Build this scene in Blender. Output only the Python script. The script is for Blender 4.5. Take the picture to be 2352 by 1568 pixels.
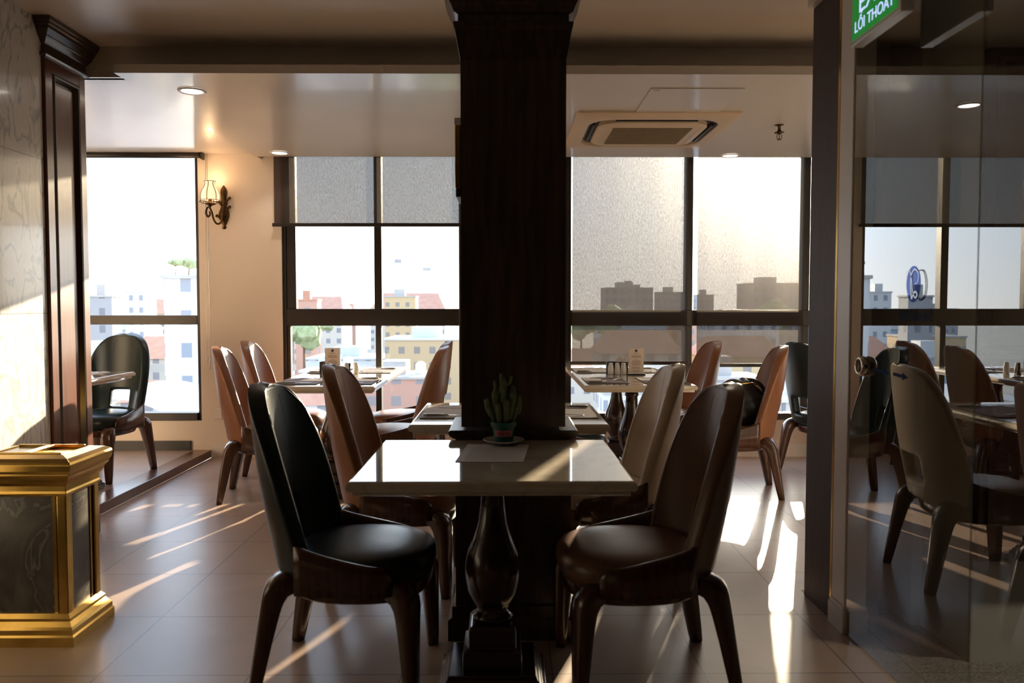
import bpy, bmesh, math, random
from mathutils import Vector, Matrix, Euler
random.seed(7)
PI = math.pi
for o in list(bpy.data.objects): bpy.data.objects.remove(o)
S = bpy.context.scene
C = S.collection

# ------------------------------------------------------------------ camera
F = 1833.0                      # focal length in pixels of a 2352 wide frame
HORZ, VPX, EYE = 702.0, 1160.0, 1.218
cd = bpy.data.cameras.new('camera'); cam = bpy.data.objects.new('camera', cd); C.objects.link(cam)
cd.sensor_width = 36.0; cd.lens = 36.0 * F / 2352.0
pitch = math.atan((784 - HORZ) / F); yaw = math.atan((1176 - VPX) / F)
cam.location = (0, 0, EYE); cam.rotation_euler = (PI/2 - pitch, 0, -yaw)
cd.dof.use_dof = True; cd.dof.focus_distance = 5.4; cd.dof.aperture_fstop = 4.0
cd.clip_end = 3000
S.camera = cam
# ------------------------------------------------------------------ view
S.view_settings.view_transform = 'Standard'; S.view_settings.look = 'None'
S.view_settings.gamma = 1.0; S.view_settings.exposure = 0.0
S.view_settings.use_curve_mapping = False
# ------------------------------------------------------------------ sun and sky
AZ, EL = math.radians(19.0), math.radians(12.3)
SUN = Vector((math.sin(AZ)*math.cos(EL), math.cos(AZ)*math.cos(EL), math.sin(EL)))
sl = bpy.data.lights.new('sun', 'SUN'); sl.energy = 30.0; sl.color = (1.0, 0.80, 0.55); sl.angle = math.radians(0.6)
so = bpy.data.objects.new('sun', sl); C.objects.link(so); so.location = (6, 20, 8)
so.rotation_euler = (-SUN).to_track_quat('-Z', 'Y').to_euler()
W = bpy.data.worlds.new('sky'); S.world = W; W.use_nodes = True
nt = W.node_tree; N = nt.nodes; L = nt.links; N.clear()
out = N.new('ShaderNodeOutputWorld'); bg = N.new('ShaderNodeBackground'); L.new(bg.outputs[0], out.inputs[0])
tc = N.new('ShaderNodeTexCoord'); sep = N.new('ShaderNodeSeparateXYZ'); L.new(tc.outputs['Generated'], sep.inputs[0])
cr = N.new('ShaderNodeValToRGB'); L.new(sep.outputs[2], cr.inputs[0])
cr.color_ramp.elements[0].position = 0.0; cr.color_ramp.elements[0].color = (.95, .93, .90, 1)
cr.color_ramp.elements[1].position = 0.5; cr.color_ramp.elements[1].color = (.50, .66, .92, 1)
e = cr.color_ramp.elements.new(.12); e.color = (.80, .90, 1, 1)
dot = N.new('ShaderNodeVectorMath'); dot.operation = 'DOT_PRODUCT'; L.new(tc.outputs['Generated'], dot.inputs[0]); dot.inputs[1].default_value = SUN
def wm(op, a, b):
    n = N.new('ShaderNodeMath'); n.operation = op
    for i, v in enumerate((a, b)):
        if v is None: continue
        if isinstance(v, (int, float)): n.inputs[i].default_value = v
        else: L.new(v, n.inputs[i])
    return n.outputs[0]
dp = wm('MAXIMUM', dot.outputs['Value'], 0.0)
glow = wm('ADD', wm('MULTIPLY', wm('POWER', dp, 90.0), 12.0), wm('MULTIPLY', wm('POWER', dp, 12.0), 1.8))
mx = N.new('ShaderNodeVectorMath'); mx.operation = 'SCALE'; mx.inputs[0].default_value = (1, .86, .66); L.new(glow, mx.inputs['Scale'])
base = N.new('ShaderNodeVectorMath'); base.operation = 'SCALE'; L.new(cr.outputs[0], base.inputs[0]); base.inputs['Scale'].default_value = 3.8
ad = N.new('ShaderNodeVectorMath'); ad.operation = 'ADD'; L.new(mx.outputs[0], ad.inputs[0]); L.new(base.outputs[0], ad.inputs[1])
L.new(ad.outputs[0], bg.inputs['Color']); bg.inputs['Strength'].default_value = 1.0

# ------------------------------------------------------------------ materials
def mat(name, col, rough=.5, metal=0., coat=0., spec=.5, noise=None, bump=None, emit=None, sheen=0):
    """noise=(scale, colour2, detail, stretch), bump=(scale, strength)"""
    m = bpy.data.materials.new(name); m.use_nodes = True
    n = m.node_tree.nodes; l = m.node_tree.links; p = n['Principled BSDF']
    p.inputs['Base Color'].default_value = (*col, 1); p.inputs['Roughness'].default_value = rough
    p.inputs['Metallic'].default_value = metal; p.inputs['Coat Weight'].default_value = coat
    p.inputs['Coat Roughness'].default_value = .08; p.inputs['Specular IOR Level'].default_value = spec
    tcn = n.new('ShaderNodeTexCoord')
    if noise:
        mp = n.new('ShaderNodeMapping'); l.new(tcn.outputs['Object'], mp.inputs[0])
        mp.inputs['Scale'].default_value = noise[3] if len(noise) > 3 else (1, 1, 1)
        t = n.new('ShaderNodeTexNoise'); l.new(mp.outputs[0], t.inputs['Vector'])
        t.inputs['Scale'].default_value = noise[0]; t.inputs['Detail'].default_value = noise[2]
        r = n.new('ShaderNodeValToRGB'); l.new(t.outputs['Fac'], r.inputs[0])
        r.color_ramp.elements[0].position = .35; r.color_ramp.elements[0].color = (*col, 1)
        r.color_ramp.elements[1].position = .68; r.color_ramp.elements[1].color = (*noise[1], 1)
        l.new(r.outputs[0], p.inputs['Base Color'])
    if bump:
        t = n.new('ShaderNodeTexNoise'); l.new(tcn.outputs['Object'], t.inputs['Vector'])
        t.inputs['Scale'].default_value = bump[0]; t.inputs['Detail'].default_value = 3
        b = n.new('ShaderNodeBump'); b.inputs['Strength'].default_value = bump[1]; b.inputs['Distance'].default_value = .002
        l.new(t.outputs['Fac'], b.inputs['Height']); l.new(b.outputs[0], p.inputs['Normal'])
    if emit:
        p.inputs['Emission Color'].default_value = (*emit[0], 1); p.inputs['Emission Strength'].default_value = emit[1]
    return m
def marble(name, c1, vein, scale=2.2, rough=.12, lo=.44, hi=.5, coat=.3, tilez=None, c2=None, vx=(1,1,1)):
    m = bpy.data.materials.new(name); m.use_nodes = True
    n = m.node_tree.nodes; l = m.node_tree.links; p = n['Principled BSDF']
    g = n.new('ShaderNodeTexCoord'); mp = n.new('ShaderNodeMapping'); l.new(g.outputs['Object'], mp.inputs[0]); mp.inputs['Scale'].default_value = vx
    w = n.new('ShaderNodeTexNoise'); w.inputs['Scale'].default_value = scale; w.inputs['Detail'].default_value = 6; w.inputs['Distortion'].default_value = 1.4
    l.new(mp.outputs[0], w.inputs['Vector'])
    s = n.new('ShaderNodeMath'); s.operation = 'SUBTRACT'; l.new(w.outputs['Fac'], s.inputs[0]); s.inputs[1].default_value = .5
    a = n.new('ShaderNodeMath'); a.operation = 'ABSOLUTE'; l.new(s.outputs[0], a.inputs[0])
    r = n.new('ShaderNodeValToRGB'); l.new(a.outputs[0], r.inputs[0])
    r.color_ramp.elements[0].position = 0.0; r.color_ramp.elements[0].color = (*vein, 1)
    r.color_ramp.elements[1].position = hi - lo; r.color_ramp.elements[1].color = (*c1, 1)
    if c2: e = r.color_ramp.elements.new(.28); e.color = (*c2, 1)
    col = r.outputs[0]
    if tilez:
        sx = n.new('ShaderNodeSeparateXYZ'); l.new(g.outputs['Object'], sx.inputs[0])
        q = n.new('ShaderNodeMath'); q.operation = 'ADD'; l.new(sx.outputs[2], q.inputs[0]); q.inputs[1].default_value = -tilez[0] + 10*tilez[1]
        q2 = n.new('ShaderNodeMath'); q2.operation = 'MODULO'; l.new(q.outputs[0], q2.inputs[0]); q2.inputs[1].default_value = tilez[1]
        q3 = n.new('ShaderNodeMath'); q3.operation = 'LESS_THAN'; l.new(q2.outputs[0], q3.inputs[0]); q3.inputs[1].default_value = .004
        x = n.new('ShaderNodeMix'); x.data_type = 'RGBA'; l.new(q3.outputs[0], x.inputs['Factor']); l.new(col, x.inputs['A']); x.inputs['B'].default_value = (.25, .24, .22, 1)
        col = x.outputs['Result']
    l.new(col, p.inputs['Base Color']); p.inputs['Roughness'].default_value = rough; p.inputs['Coat Weight'].default_value = coat; p.inputs['Coat Roughness'].default_value = .03
    return m
def wood(name, c1, c2, rough=.32, scale=6, vec=(14, 14, .8), coat=.3):
    m = bpy.data.materials.new(name); m.use_nodes = True
    n = m.node_tree.nodes; l = m.node_tree.links; p = n['Principled BSDF']
    g = n.new('ShaderNodeTexCoord'); mp = n.new('ShaderNodeMapping'); l.new(g.outputs['Object'], mp.inputs[0]); mp.inputs['Scale'].default_value = vec
    w = n.new('ShaderNodeTexNoise'); w.inputs['Scale'].default_value = scale; w.inputs['Detail'].default_value = 5; w.inputs['Distortion'].default_value = .8
    l.new(mp.outputs[0], w.inputs['Vector'])
    r = n.new('ShaderNodeValToRGB'); l.new(w.outputs['Fac'], r.inputs[0])
    r.color_ramp.elements[0].position = .35; r.color_ramp.elements[0].color = (*c1, 1); r.color_ramp.elements[1].position = .65; r.color_ramp.elements[1].color = (*c2, 1)
    b = n.new('ShaderNodeBump'); b.inputs['Strength'].default_value = .15; b.inputs['Distance'].default_value = .001; l.new(w.outputs['Fac'], b.inputs['Height']); l.new(b.outputs[0], p.inputs['Normal'])
    l.new(r.outputs[0], p.inputs['Base Color']); p.inputs['Roughness'].default_value = rough; p.inputs['Coat Weight'].default_value = coat; p.inputs['Coat Roughness'].default_value = .15
    return m
def glass(name, tint=(1, 1, 1), ior=1.5, boost=1.0, rough=0.0, film=0.0):
    m = bpy.data.materials.new(name); m.use_nodes = True
    n = m.node_tree.nodes; l = m.node_tree.links; n.clear()
    o = n.new('ShaderNodeOutputMaterial'); mxx = n.new('ShaderNodeMixShader'); l.new(mxx.outputs[0], o.inputs[0])
    t = n.new('ShaderNodeBsdfTransparent'); t.inputs[0].default_value = (*tint, 1)
    g = n.new('ShaderNodeBsdfAnisotropic'); g.inputs['Roughness'].default_value = rough
    f = n.new('ShaderNodeFresnel'); f.inputs[0].default_value = ior
    k = n.new('ShaderNodeMath'); k.operation = 'MULTIPLY'; k.inputs[1].default_value = boost; k.use_clamp = True; l.new(f.outputs[0], k.inputs[0])
    k2 = n.new('ShaderNodeMath'); k2.operation = 'ADD'; k2.inputs[1].default_value = film; k2.use_clamp = True; l.new(k.outputs[0], k2.inputs[0])
    ge = n.new('ShaderNodeNewGeometry'); k3 = n.new('ShaderNodeMath'); k3.operation = 'SUBTRACT'; k3.use_clamp = True; l.new(k2.outputs[0], k3.inputs[0]); l.new(ge.outputs['Backfacing'], k3.inputs[1])
    l.new(k3.outputs[0], mxx.inputs[0]); l.new(t.outputs[0], mxx.inputs[1]); l.new(g.outputs[0], mxx.inputs[2])
    return m
def blindmat(name, openness, transl, fwd=.012):
    m = bpy.data.materials.new(name); m.use_nodes = True
    n = m.node_tree.nodes; l = m.node_tree.links; n.clear()
    o = n.new('ShaderNodeOutputMaterial'); mxx = n.new('ShaderNodeMixShader'); l.new(mxx.outputs[0], o.inputs[0])
    ds = n.new('ShaderNodeBsdfDiffuse'); ds.inputs[0].default_value = (.045, .034, .028, 1)
    tr = n.new('ShaderNodeBsdfTranslucent'); tr.inputs[0].default_value = (*transl, 1)
    a0 = n.new('ShaderNodeAddShader'); l.new(ds.outputs[0], a0.inputs[0]); l.new(tr.outputs[0], a0.inputs[1])
    rf_ = n.new('ShaderNodeBsdfRefraction'); rf_.inputs['Color'].default_value = (fwd*1.0, fwd*.93, fwd*.85, 1); rf_.inputs['Roughness'].default_value = .62; rf_.inputs['IOR'].default_value = 1.5
    a = n.new('ShaderNodeAddShader'); l.new(a0.outputs[0], a.inputs[0]); l.new(rf_.outputs[0], a.inputs[1])
    t = n.new('ShaderNodeBsdfTransparent'); t.inputs[0].default_value = (1, .97, .95, 1)
    tcn = n.new('ShaderNodeTexCoord'); mp = n.new('ShaderNodeMapping'); l.new(tcn.outputs['Object'], mp.inputs[0]); mp.inputs['Scale'].default_value = (1, 1, .35)
    ns = n.new('ShaderNodeTexNoise'); ns.inputs['Scale'].default_value = 140; ns.inputs['Detail'].default_value = 1; l.new(mp.outputs[0], ns.inputs['Vector'])
    mr = n.new('ShaderNodeMapRange'); l.new(ns.outputs['Fac'], mr.inputs[0]); mr.inputs[1].default_value = .25; mr.inputs[2].default_value = .75
    mr.inputs[3].default_value = openness*.62; mr.inputs[4].default_value = openness*1.38
    l.new(mr.outputs[0], mxx.inputs[0]); l.new(a.outputs[0], mxx.inputs[1]); l.new(t.outputs[0], mxx.inputs[2])
    return m
def tile_mat():
    m = bpy.data.materials.new('floor_tile'); m.use_nodes = True
    n = m.node_tree.nodes; l = m.node_tree.links; p = n['Principled BSDF']
    g = n.new('ShaderNodeTexCoord'); mp = n.new('ShaderNodeMapping'); l.new(g.outputs['Object'], mp.inputs[0])
    mp.inputs['Location'].default_value = (-.157 + 10, -.09 + 10, 0)
    b = n.new('ShaderNodeTexBrick'); l.new(mp.outputs[0], b.inputs['Vector']); b.offset = 0; b.squash = 1
    b.inputs['Scale'].default_value = 1; b.inputs['Brick Width'].default_value = .5; b.inputs['Row Height'].default_value = .5
    b.inputs['Mortar Size'].default_value = .0022; b.inputs['Mortar Smooth'].default_value = .1; b.inputs['Bias'].default_value = 0
    b.inputs['Color1'].default_value = (.41, .30, .24, 1); b.inputs['Color2'].default_value = (.375, .275, .215, 1); b.inputs['Mortar'].default_value = (.09, .06, .045, 1)
    ns = n.new('ShaderNodeTexNoise'); l.new(g.outputs['Object'], ns.inputs['Vector']); ns.inputs['Scale'].default_value = 2.5; ns.inputs['Detail'].default_value = 7; ns.inputs['Distortion'].default_value = .7
    mr = n.new('ShaderNodeMapRange'); l.new(ns.outputs['Fac'], mr.inputs[0]); mr.inputs[1].default_value = .3; mr.inputs[2].default_value = .7; mr.inputs[3].default_value = .85; mr.inputs[4].default_value = 1.1
    x = n.new('ShaderNodeMix'); x.data_type = 'RGBA'; x.blend_type = 'MULTIPLY'; x.inputs['Factor'].default_value = 1
    l.new(b.outputs['Color'], x.inputs['A']); l.new(mr.outputs[0], x.inputs['B'])
    l.new(x.outputs['Result'], p.inputs['Base Color'])
    bm_ = n.new('ShaderNodeBump'); bm_.inputs['Strength'].default_value = .4; bm_.inputs['Distance'].default_value = .002; bm_.invert = True; l.new(b.outputs['Fac'], bm_.inputs['Height'])
    l.new(bm_.outputs[0], p.inputs['Normal']); p.inputs['Roughness'].default_value = .30; p.inputs['Specular IOR Level'].default_value = .8
    return m
def facade(name, wall, win, sx=3.2, sz=3.2):
    m = bpy.data.materials.new(name); m.use_nodes = True
    n = m.node_tree.nodes; l = m.node_tree.links; p = n['Principled BSDF']
    g = n.new('ShaderNodeTexCoord'); sp = n.new('ShaderNodeSeparateXYZ'); l.new(g.outputs['Object'], sp.inputs[0])
    def band(sock, per, lo, hi):
        a = n.new('ShaderNodeMath'); a.operation = 'ADD'; l.new(sock, a.inputs[0]); a.inputs[1].default_value = per*40
        q = n.new('ShaderNodeMath'); q.operation = 'MODULO'; l.new(a.outputs[0], q.inputs[0]); q.inputs[1].default_value = per
        u = n.new('ShaderNodeMath'); u.operation = 'GREATER_THAN'; l.new(q.outputs[0], u.inputs[0]); u.inputs[1].default_value = lo*per
        v = n.new('ShaderNodeMath'); v.operation = 'LESS_THAN'; l.new(q.outputs[0], v.inputs[0]); v.inputs[1].default_value = hi*per
        w = n.new('ShaderNodeMath'); w.operation = 'MULTIPLY'; l.new(u.outputs[0], w.inputs[0]); l.new(v.outputs[0], w.inputs[1]); return w.outputs[0]
    sm = n.new('ShaderNodeMath'); sm.operation = 'ADD'; l.new(sp.outputs[0], sm.inputs[0]); l.new(sp.outputs[1], sm.inputs[1])
    k = n.new('ShaderNodeMath'); k.operation = 'MULTIPLY'; l.new(band(sm.outputs[0], sx, .3, .7), k.inputs[0]); l.new(band(sp.outputs[2], sz, .3, .75), k.inputs[1])
    x = n.new('ShaderNodeMix'); x.data_type = 'RGBA'; l.new(k.outputs[0], x.inputs['Factor']); x.inputs['A'].default_value = (*wall, 1); x.inputs['B'].default_value = (*win, 1)
    l.new(x.outputs['Result'], p.inputs['Base Color']); p.inputs['Roughness'].default_value = .8
    return m

M = {}
M['floor'] = tile_mat()
M['ceil'] = mat('ceiling_gloss_paint', (.62, .56, .50), rough=.30, spec=.6, coat=.3, bump=(9, .08), noise=(1.2, (.57, .51, .45), 3))
M['ceil_main'] = mat('ceiling_main_paint', (.64, .54, .46), rough=.34, spec=.6, bump=(7, .08), noise=(1.0, (.59, .50, .42), 3))
M['wall'] = mat('warm_wall_paint', (.74, .64, .55), rough=.55, noise=(1.5, (.70, .60, .51), 4), bump=(60, .05))
M['lobby'] = mat('lobby_wall_paint', (.50, .47, .43), rough=.7, noise=(2, (.46, .43, .39), 3))
M['darkroom'] = mat('dark_rear_wall', (.045, .034, .028), rough=.7, noise=(2, (.036, .028, .022), 3))
M['white_trim'] = mat('white_trim_paint', (.70, .66, .62), rough=.4, noise=(6, (.66, .62, .58), 3))
M['wmarble'] = marble('white_veined_marble', (.66, .63, .58), (.36, .36, .37), 6.0, .18, .455, .50, .2, (1.18, .735), (.56, .53, .49), (1.0, 1.4, .55))
M['top'] = marble('cream_marble_top', (.66, .58, .47), (.57, .49, .39), 3.0, .06, .44, .47, .8, None, (.69, .61, .50))
M['dmarble'] = marble('dark_grey_marble', (.065, .058, .048), (.16, .15, .135), 3, .25, .485, .50, .1, None, (.16, .15, .13))
M['granite'] = mat('dark_granite', (.03, .03, .028), rough=.35, noise=(120, (.20, .18, .16), 4))
M['column'] = wood('dark_oak_column', (.020, .012, .010), (.055, .032, .026), .38, 3, (14, 14, .9), .15)
M['mahog'] = wood('red_mahogany', (.085, .026, .014), (.13, .042, .022), .28, 4, (12, 12, .7), .4)
M['mahog_dark'] = wood('dark_mahogany', (.022, .010, .007), (.04, .018, .012), .28, 4, (12, 12, .7), .4)
M['jamb'] = wood('dark_walnut_jamb', (.028, .011, .008), (.044, .018, .013), .60, 3, (10, 10, .8), .0)
M['base'] = wood('dark_table_wood', (.018, .008, .006), (.035, .015, .010), .22, 4, (6, 6, 1), .5)
M['leg'] = wood('chair_leg_wood', (.05, .020, .012), (.085, .034, .019), .24, 5, (8, 8, 1), .4)
M['brown'] = mat('tan_leather', (.26, .105, .045), rough=.36, bump=(160, .12), noise=(3, (.22, .088, .038), 4))
M['green'] = mat('dark_teal_leather', (.006, .018, .020), rough=.34, spec=.4, bump=(160, .12), noise=(3, (.005, .014, .016), 4))
M['beige'] = mat('cream_leather', (.50, .40, .29), rough=.38, bump=(160, .12), noise=(3, (.46, .37, .27), 4))
M['brownd'] = mat('brown_leather', (.17, .088, .055), rough=.34, bump=(160, .12), noise=(3, (.15, .076, .046), 4))
M['piping_b'] = mat('tan_piping', (.12, .045, .02), rough=.6, noise=(8, (.14, .055, .024), 2))
M['piping_g'] = mat('teal_piping', (.010, .020, .020), rough=.6, noise=(8, (.010, .02, .02), 2))
M['piping_c'] = mat('cream_piping', (.34, .25, .17), rough=.4, noise=(8, (.30, .22, .15), 2))
M['frame'] = mat('dark_bronze_frame', (.028, .022, .018), rough=.38, metal=.2, noise=(4, (.022, .018, .015), 2))
M['black'] = mat('black_plastic', (.012, .012, .013), rough=.35, noise=(9, (.018, .018, .019), 2))
M['gold'] = mat('polished_brass', (.56, .35, .09), rough=.20, metal=1, noise=(12, (.46, .28, .065), 3), bump=(20, .05))
M['bronze'] = mat('antique_bronze', (.13, .075, .03), rough=.38, metal=.9, noise=(35, (.05, .028, .012), 3), bump=(60, .4))
M['chrome'] = mat('chrome', (.62, .56, .50), rough=.10, metal=1, noise=(10, (.55, .48, .42), 2))
M['steel'] = mat('cutlery_steel', (.55, .53, .50), rough=.18, metal=1, noise=(10, (.50, .48, .46), 2))
M['china'] = mat('white_china', (.72, .70, .67), rough=.15, noise=(10, (.70, .68, .65), 2))
M['paper'] = mat('white_paper', (.72, .70, .70), rough=.75, noise=(40, (.69, .67, .67), 2))
M['card'] = mat('menu_card', (.86, .72, .62), rough=.6, noise=(15, (.83, .69, .59), 2))
M['ink'] = mat('menu_ink', (.16, .09, .07), rough=.7, noise=(15, (.14, .08, .06), 2))
M['print_grey'] = mat('grey_print', (.42, .41, .42), rough=.7, noise=(30, (.38, .37, .38), 2))
M['inkblue'] = mat('blue_ink', (.03, .05, .16), rough=.6, noise=(15, (.03, .05, .14), 2))
M['placemat'] = mat('woven_placemat', (.10, .062, .045), rough=.7, noise=(90, (.22, .16, .13), 2, (3, 1, 1)), bump=(220, .5))
M['pot'] = mat('green_pot', (.008, .12, .10), rough=.4, noise=(10, (.008, .10, .085), 2))
M['potlabel'] = mat('pink_label', (.55, .16, .22), rough=.6, noise=(10, (.52, .15, .2), 2))
M['cactus'] = mat('cactus_green', (.08, .11, .045), rough=.6, noise=(60, (.14, .17, .08), 3), bump=(160, .8))
M['soil'] = mat('potting_soil', (.03, .02, .012), rough=.9, noise=(60, (.06, .04, .03), 3))
M['bag'] = mat('black_bag_leather', (.008, .009, .011), rough=.42, bump=(12, .8), noise=(6, (.012, .013, .015), 3))
M['acwhite'] = mat('aged_cream_plastic', (.60, .46, .33), rough=.4, noise=(3, (.56, .43, .30), 3))
M['acgrille'] = mat('ac_grille_tan', (.24, .18, .10), rough=.5, noise=(80, (.20, .15, .085), 2))
M['window'] = glass('window_glass', (.97, .99, 1.0), 1.45, .7)
M['doorglass'] = glass('door_glass', (.80, .82, .78), 1.5, 2.5, film=.01)
M['acrylic'] = glass('clear_acrylic', (.97, .97, .97), 1.45, 1.0)
M['decal'] = mat('blue_decal', (.003, .018, .075), rough=.7, spec=.1, noise=(10, (.003, .016, .065), 2))
M['decal_pale'] = glass('blue_film_decal', (.52, .60, .82), 1.2, .6)
M['decal_white'] = mat('silver_decal', (.34, .36, .40), rough=.25, metal=1, noise=(10, (.32, .34, .38), 2))
M['lamp'] = mat('lamp_diffuser', (.9, .9, .9), rough=.5, noise=(5, (.88, .88, .88), 1), emit=((1, .90, .82), 9))
M['signgreen'] = mat('exit_sign_green', (.01, .25, .04), rough=.4, noise=(5, (.01, .22, .035), 1), emit=((.01, .30, .035), .45))
M['signtext'] = mat('exit_sign_letters', (.6, .7, .9), rough=.4, noise=(5, (.6, .7, .9), 1), emit=((.50, .58, 1), 1.1))
M['blindA'] = blindmat('sunscreen_fabric_open', .075, (.010, .009, .008))
M['blindB'] = blindmat('sunscreen_fabric', .088, (.010, .008, .006))
m = bpy.data.materials.new('alabaster_shade'); m.use_nodes = True
p = m.node_tree.nodes['Principled BSDF']; p.inputs['Base Color'].default_value = (.85, .68, .48, 1); p.inputs['Roughness'].default_value = .4
gr = m.node_tree.nodes.new('ShaderNodeTexNoise'); gr.inputs['Scale'].default_value = 14
rr = m.node_tree.nodes.new('ShaderNodeValToRGB'); m.node_tree.links.new(gr.outputs['Fac'], rr.inputs[0])
rr.color_ramp.elements[0].color = (1, .62, .32, 1); rr.color_ramp.elements[1].color = (1, .78, .5, 1)
m.node_tree.links.new(rr.outputs[0], p.inputs['Emission Color']); p.inputs['Emission Strength'].default_value = 1.1
M['shade'] = m

# ------------------------------------------------------------------ helpers
def box(bm, x0, x1, y0, y1, z0, z1):
    v = [bm.verts.new((x, y, z)) for x in (x0, x1) for y in (y0, y1) for z in (z0, z1)]
    for f in ((0,1,3,2),(4,6,7,5),(0,4,5,1),(2,3,7,6),(0,2,6,4),(1,5,7,3)): bm.faces.new([v[i] for i in f])
def loft(bm, rings, cap=True, close=True):
    R = [[bm.verts.new(p) for p in r] for r in rings]
    for a, b in zip(R, R[1:]):
        n = len(a)
        for i in range(n if close else n-1):
            j = (i+1) % n
            bm.faces.new((a[i], a[j], b[j], b[i]))
    if cap:
        bm.faces.new(R[0][::-1]); bm.faces.new(R[-1])
    return R
def rects(bm, prof, cx=0, cy=0, cap=True):
    loft(bm, [[(cx-a, cy-b, z), (cx+a, cy-b, z), (cx+a, cy+b, z), (cx-a, cy+b, z)] for a, b, z in prof], cap)
def lathe(bm, prof, n=28, c=(0, 0, 0), cap=True):
    loft(bm, [[(c[0]+r*math.cos(2*PI*i/n), c[1]+r*math.sin(2*PI*i/n), c[2]+z) for i in range(n)] for r, z in prof], cap)
def sweep(bm, pts, rad, n=10, square=False):
    """tube along pts; rad = list of r or (ra, rb)"""
    pts = [Vector(p) for p in pts]; rings = []; up = None
    for i, p in enumerate(pts):
        t = (pts[min(i+1, len(pts)-1)] - pts[max(i-1, 0)]).normalized()
        if up is None:
            up = Vector((0, 1, 0)) if abs(t.y) < .9 else Vector((1, 0, 0))
        a = (up - t*up.dot(t)).normalized(); b = t.cross(a); up = a
        r = rad[i] if isinstance(rad, (list, tuple)) else rad
        ra, rb = r if isinstance(r, tuple) else (r, r)
        ring = []
        for k in range(n):
            th = 2*PI*k/n; c, s = math.cos(th), math.sin(th)
            if square:
                e = .45; c = math.copysign(abs(c)**e, c); s = math.copysign(abs(s)**e, s)
            ring.append(p + a*ra*c + b*rb*s)
        rings.append(ring)
    loft(bm, rings)
def catmull(P, n=6):
    P = [Vector(p) for p in P]; out = []
    for i in range(len(P)-1):
        p0, p1, p2, p3 = P[max(i-1, 0)], P[i], P[i+1], P[min(i+2, len(P)-1)]
        for k in range(n):
            t = k/n
            out.append(.5*((2*p1)+(p2-p0)*t+(2*p0-5*p1+4*p2-p3)*t*t+(3*p1-p0-3*p2+p3)*t**3))
    out.append(P[-1]); return out
def lerpl(L_, n):   # resample a list of radii to n values
    o = []
    for i in range(n):
        f = i/(n-1)*(len(L_)-1); k = min(int(f), len(L_)-2); t = f-k
        o.append(L_[k]*(1-t)+L_[k+1]*t)
    return o
def obj(name, bm, m, parent=None, smooth=False, bevel=0, sub=0, auto=False):
    bmesh.ops.recalc_face_normals(bm, faces=bm.faces)
    me = bpy.data.meshes.new(name); bm.to_mesh(me); bm.free()
    if smooth or auto:
        for f in me.polygons: f.use_smooth = True
    o = bpy.data.objects.new(name, me); C.objects.link(o)
    if isinstance(m, str): m = M[m]
    me.materials.append(m)
    if auto:
        me.update()
        bm2 = bmesh.new(); bm2.from_mesh(me)
        for e_ in bm2.edges:
            if len(e_.link_faces) == 2 and e_.calc_face_angle(0) > math.radians(38): e_.smooth = False
        bm2.to_mesh(me); bm2.free()
    if bevel:
        b = o.modifiers.new('bevel', 'BEVEL'); b.width = bevel; b.segments = 2; b.limit_method = 'ANGLE'
    if sub:
        s = o.modifiers.new('sub', 'SUBSURF'); s.levels = sub; s.render_levels = sub
    if parent: o.parent = parent
    return o
def B(*boxes):
    bm = bmesh.new()
    for b in boxes: box(bm, *b)
    return bm
def tag(o, label, cat, group=None, kind=None):
    o['label'] = label; o['category'] = cat
    if group: o['group'] = group
    if kind: o['kind'] = kind
    return o
def thing(name, label, cat, loc=(0, 0, 0), rz=0, group=None):
    o = bpy.data.objects.new(name, None); C.objects.link(o); o.empty_display_size = .1
    o.location = loc; o.rotation_euler = (0, 0, rz); return tag(o, label, cat, group)
def struct(name, bm, m, label=None, cat=None, **k):
    o = obj(name, bm, m, **k); o['kind'] = 'structure'
    o['label'] = label or name.replace('_', ' '); o['category'] = cat or name.split('_')[0]
    return o
def sthing(name, label, cat, loc=(0, 0, 0)):
    o = thing(name, label, cat, loc); o['kind'] = 'structure'; return o
def copy_tree(o, parent=None):
    c = o.copy(); C.objects.link(c); c.parent = parent
    for ch in list(o.children): copy_tree(ch, c)
    return c
def text_mesh(name, s, size, m, parent, loc, rot, extrude=.0008, align='CENTER', sx=1.0):
    cu = bpy.data.curves.new(name, 'FONT'); cu.body = s; cu.size = size; cu.extrude = extrude; cu.align_x = align
    t = bpy.data.objects.new('tmp', cu); C.objects.link(t)
    dg = bpy.context.evaluated_depsgraph_get(); me = bpy.data.meshes.new_from_object(t.evaluated_get(dg))
    bpy.data.objects.remove(t)
    o = bpy.data.objects.new(name, me); C.objects.link(o); me.materials.clear(); me.materials.append(M[m]); o.parent = parent
    o.location = loc; o.rotation_euler = rot; o.scale = (sx, 1, 1); return o

YW = 6.40; K = YW/F                       # the window wall
def wx(px): return (px-VPX)*K
def wz(py): return EYE-(py-HORZ)*K
ZL, ZH, ZB = 2.377, 2.58, 2.42            # low, high, bay ceilings
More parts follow.
